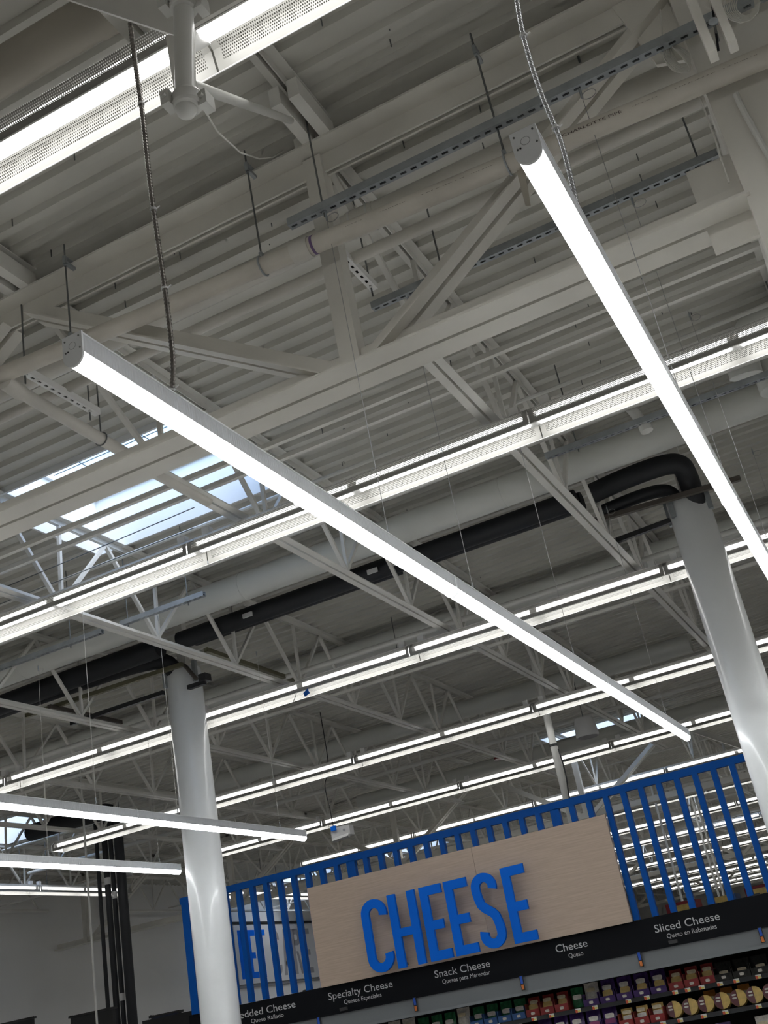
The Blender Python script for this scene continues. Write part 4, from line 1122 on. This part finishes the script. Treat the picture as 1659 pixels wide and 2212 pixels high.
def display(u0, v0, u1, v1, y, label, hooks, screen=False):
    a, b = at_y(u0, v0, y), at_y(u1, v1, y)
    t = thing('hanging_display', label, 'display', ((a.x+b.x)/2, y, a.z-.5), 'dark display boards at the bottom left')
    part('board', MB().box(a.x, b.x, y, y+.06, a.z-.5, (a.z+b.z)/2), BLACKM, t)
    part('top_bar', MB().box(a.x-.02, b.x+.02, y-.02, y+.08, (a.z+b.z)/2, (a.z+b.z)/2+.025), BLACKM, t)
    for u, v in hooks:
        h = at_y(u, v, y); part('hook', MB().tube([(h.x-.02,y,a.z),(h.x-.02,y,h.z),(h.x+.02,y,h.z),(h.x+.02,y,a.z)], .008, 6), BLACKM, t)
    if screen:
        s = part('screen', MB().box(a.x+.03, b.x-.02, y-.01, y, a.z-.22, (a.z+b.z)/2-.02), SCREENM, t)
        xm = (a.x+b.x)/2
        part('screen_mark', MB().box(xm-.0,xm+.02,y-.014,y-.01,a.z-.2,a.z-.1).box(xm+.05,xm+.07,y-.014,y-.01,a.z-.2,a.z-.08).box(xm+.07,xm+.13,y-.014,y-.01,a.z-.10,a.z-.08).box(xm+.13,xm+.15,y-.014,y-.01,a.z-.2,a.z-.08), SIGNW, s)
display(-60, 2225, 68, 2205, 13.2, 'black display board at the bottom left corner with a wire hook', [(70,2200)])
display(152, 2197, 243, 2182, 13.0, 'black display board behind the vertical black pipes', [(154,2194)])
display(326, 2196, 386, 2190, 12.4, 'black framed blue screen left of the white column foot', [(328,2193)], True)
solo('corner_shelf', MB().box(at_y(352,2200,12.0).x, -7.9, 11.6, 12.0, 0, at_y(380,2194,12.0).z), CASEB, 'black case end left of the white column foot', 'shelf')

# ------------------------------------------------------------------ hanging bits in the distance
r = thing('wireless_box', 'white wireless access box hanging in front of the fifth strip light row', 'device', (-6.9, 13.6, 3.9))
part('case', MB().prism([(-7.02,13.5,3.87),(-6.74,13.5,3.90),(-6.74,13.5,4.02),(-7.02,13.5,4.04)], (0,.12,0)), PLASTIC, r)
part('visor', MB().prism([(-7.0,13.46,3.86),(-6.76,13.46,3.88),(-6.76,13.5,3.92),(-7.0,13.5,3.90)], (0,.04,-.02)), PLASTIC, r)
part('lens', MB().lathe([(.0005,0),(.018,0),(.018,.006),(.0005,.006)], (-6.82,13.5,3.97), (0,-1,0), 12), GREYL, r)
part('blue_plug', MB().box(-7.0,-6.93,13.47,13.5,3.99,4.05), BLUEL, r)
part('cable', MB().tube(smooth_path([(-6.97,13.5,4.05),(-6.98,13.5,4.3),(-7.0,13.5,4.6),(-6.9,13.5,4.85),(-6.9,13.5,5.6)],5), .006, 6), BLACKM, r, True)
def pendant(p, rr, hh, label):
    r = thing('pendant_speaker', label, 'speaker', p, 'pendant speakers')
    x, y, z = p
    part('shell', MB().lathe([(rr*.95,0),(rr,.02),(rr*.93,hh*.6),(rr*.78,hh*.95),(rr*.3,hh)], p, (0,0,1), 24), PLASTIC, r, True)
    part('grille', MB().lathe([(rr*.85,-.004),(rr*.85,0)], p, (0,0,1), 24), GREYL, r, True)
    part('cord', MB().tube([(x,y,z+hh),(x,y,5.6)], .006, 6), ROD, r)
pendant(at_y(1270,1592,14.4), .15, .26, 'grey pendant speaker hanging below the far skylight')
pendant(at_y(268,1893,14.6), .14, .24, 'white pendant speaker behind the vertical black pipes')
r = thing('conduit_post', 'tall white pipe post rising behind the top of the wooden cheese sign', 'pole', (-3.74, 13.3, 0))
part('post', MB().tube([(-3.74,13.3,0),(-3.74,13.3,5.6)], .045, 16), PIPE, r, True)
part('cable', MB().tube(smooth_path([(-3.68,13.25,4.2),(-3.665,13.25,3.9),(-3.69,13.25,3.6),(-3.68,13.25,3.2)],5), .009, 6), BLACKM, r, True)
part('strap', MB().tube([(-3.74,13.3,4.25),(-3.74,13.3,4.28)], .05, 16), BLACKM, r, True)
r = thing('strobe_alarm', 'small red alarm strobe under the roof left of the white pipe post', 'alarm', at_y(1078,1640,16.0))
p = at_y(1078,1640,16.0); part('base', MB().lathe([(.075,0),(.075,.03)], p, (0,0,1), 16), RED, r, True); part('box', MB().box(p.x-.05,p.x+.07,p.y-.05,p.y+.05,p.z+.03,p.z+.13), PIPE, r)
p = at_y(655,1497,9.3)
solo('blue_tape', MB().prism([p, p+Vector((.05,0,.03)), p+Vector((.07,0,-.02)), p+Vector((.01,0,-.04))], (0,.004,0)), mat('tape_blue',(.0,.12,.55),.5), 'scrap of blue tape on a joint of the third strip light row', 'tape')
solo('hanging_tag', MB().tube(smooth_path([at_y(640,1498,9.28), at_y(636,1510,9.28), at_y(631,1519,9.28)],4), .004, 5), WIREW, 'white loose wire end hanging below the blue tape', 'wire')
# far poles seen between the slats
for q, (u, v, yy) in enumerate(((1412,1720,22),(1497,1740,24),(1508,1742,24.5),(1590,1700,20))):
    a = at_y(u, v, yy)
    solo('far_pole', MB().tube([(a.x,yy,0),(a.x,yy,4.9)], .022, 8), PIPE, 'thin distant pole seen between the blue slats, %s from the left' % ORD[q], 'pole', 'distant poles', True)
# thin cables strung under the joists beside the skylight
for q, (pa, pm, pb) in enumerate((((0,1273),(210,1185),(420,1096)), ((0,1305),(210,1222),(420,1140)))):
    zz = 5.05
    solo('roof_cable', MB().tube(smooth_path([at_z(*pa,zz), at_z(*pm,zz), at_z(*pb,zz)],5), .004, 5), ROD, 'thin dark cable strung below the nearest skylight, %s one' % ['upper','lower'][q], 'cable', 'roof cables')
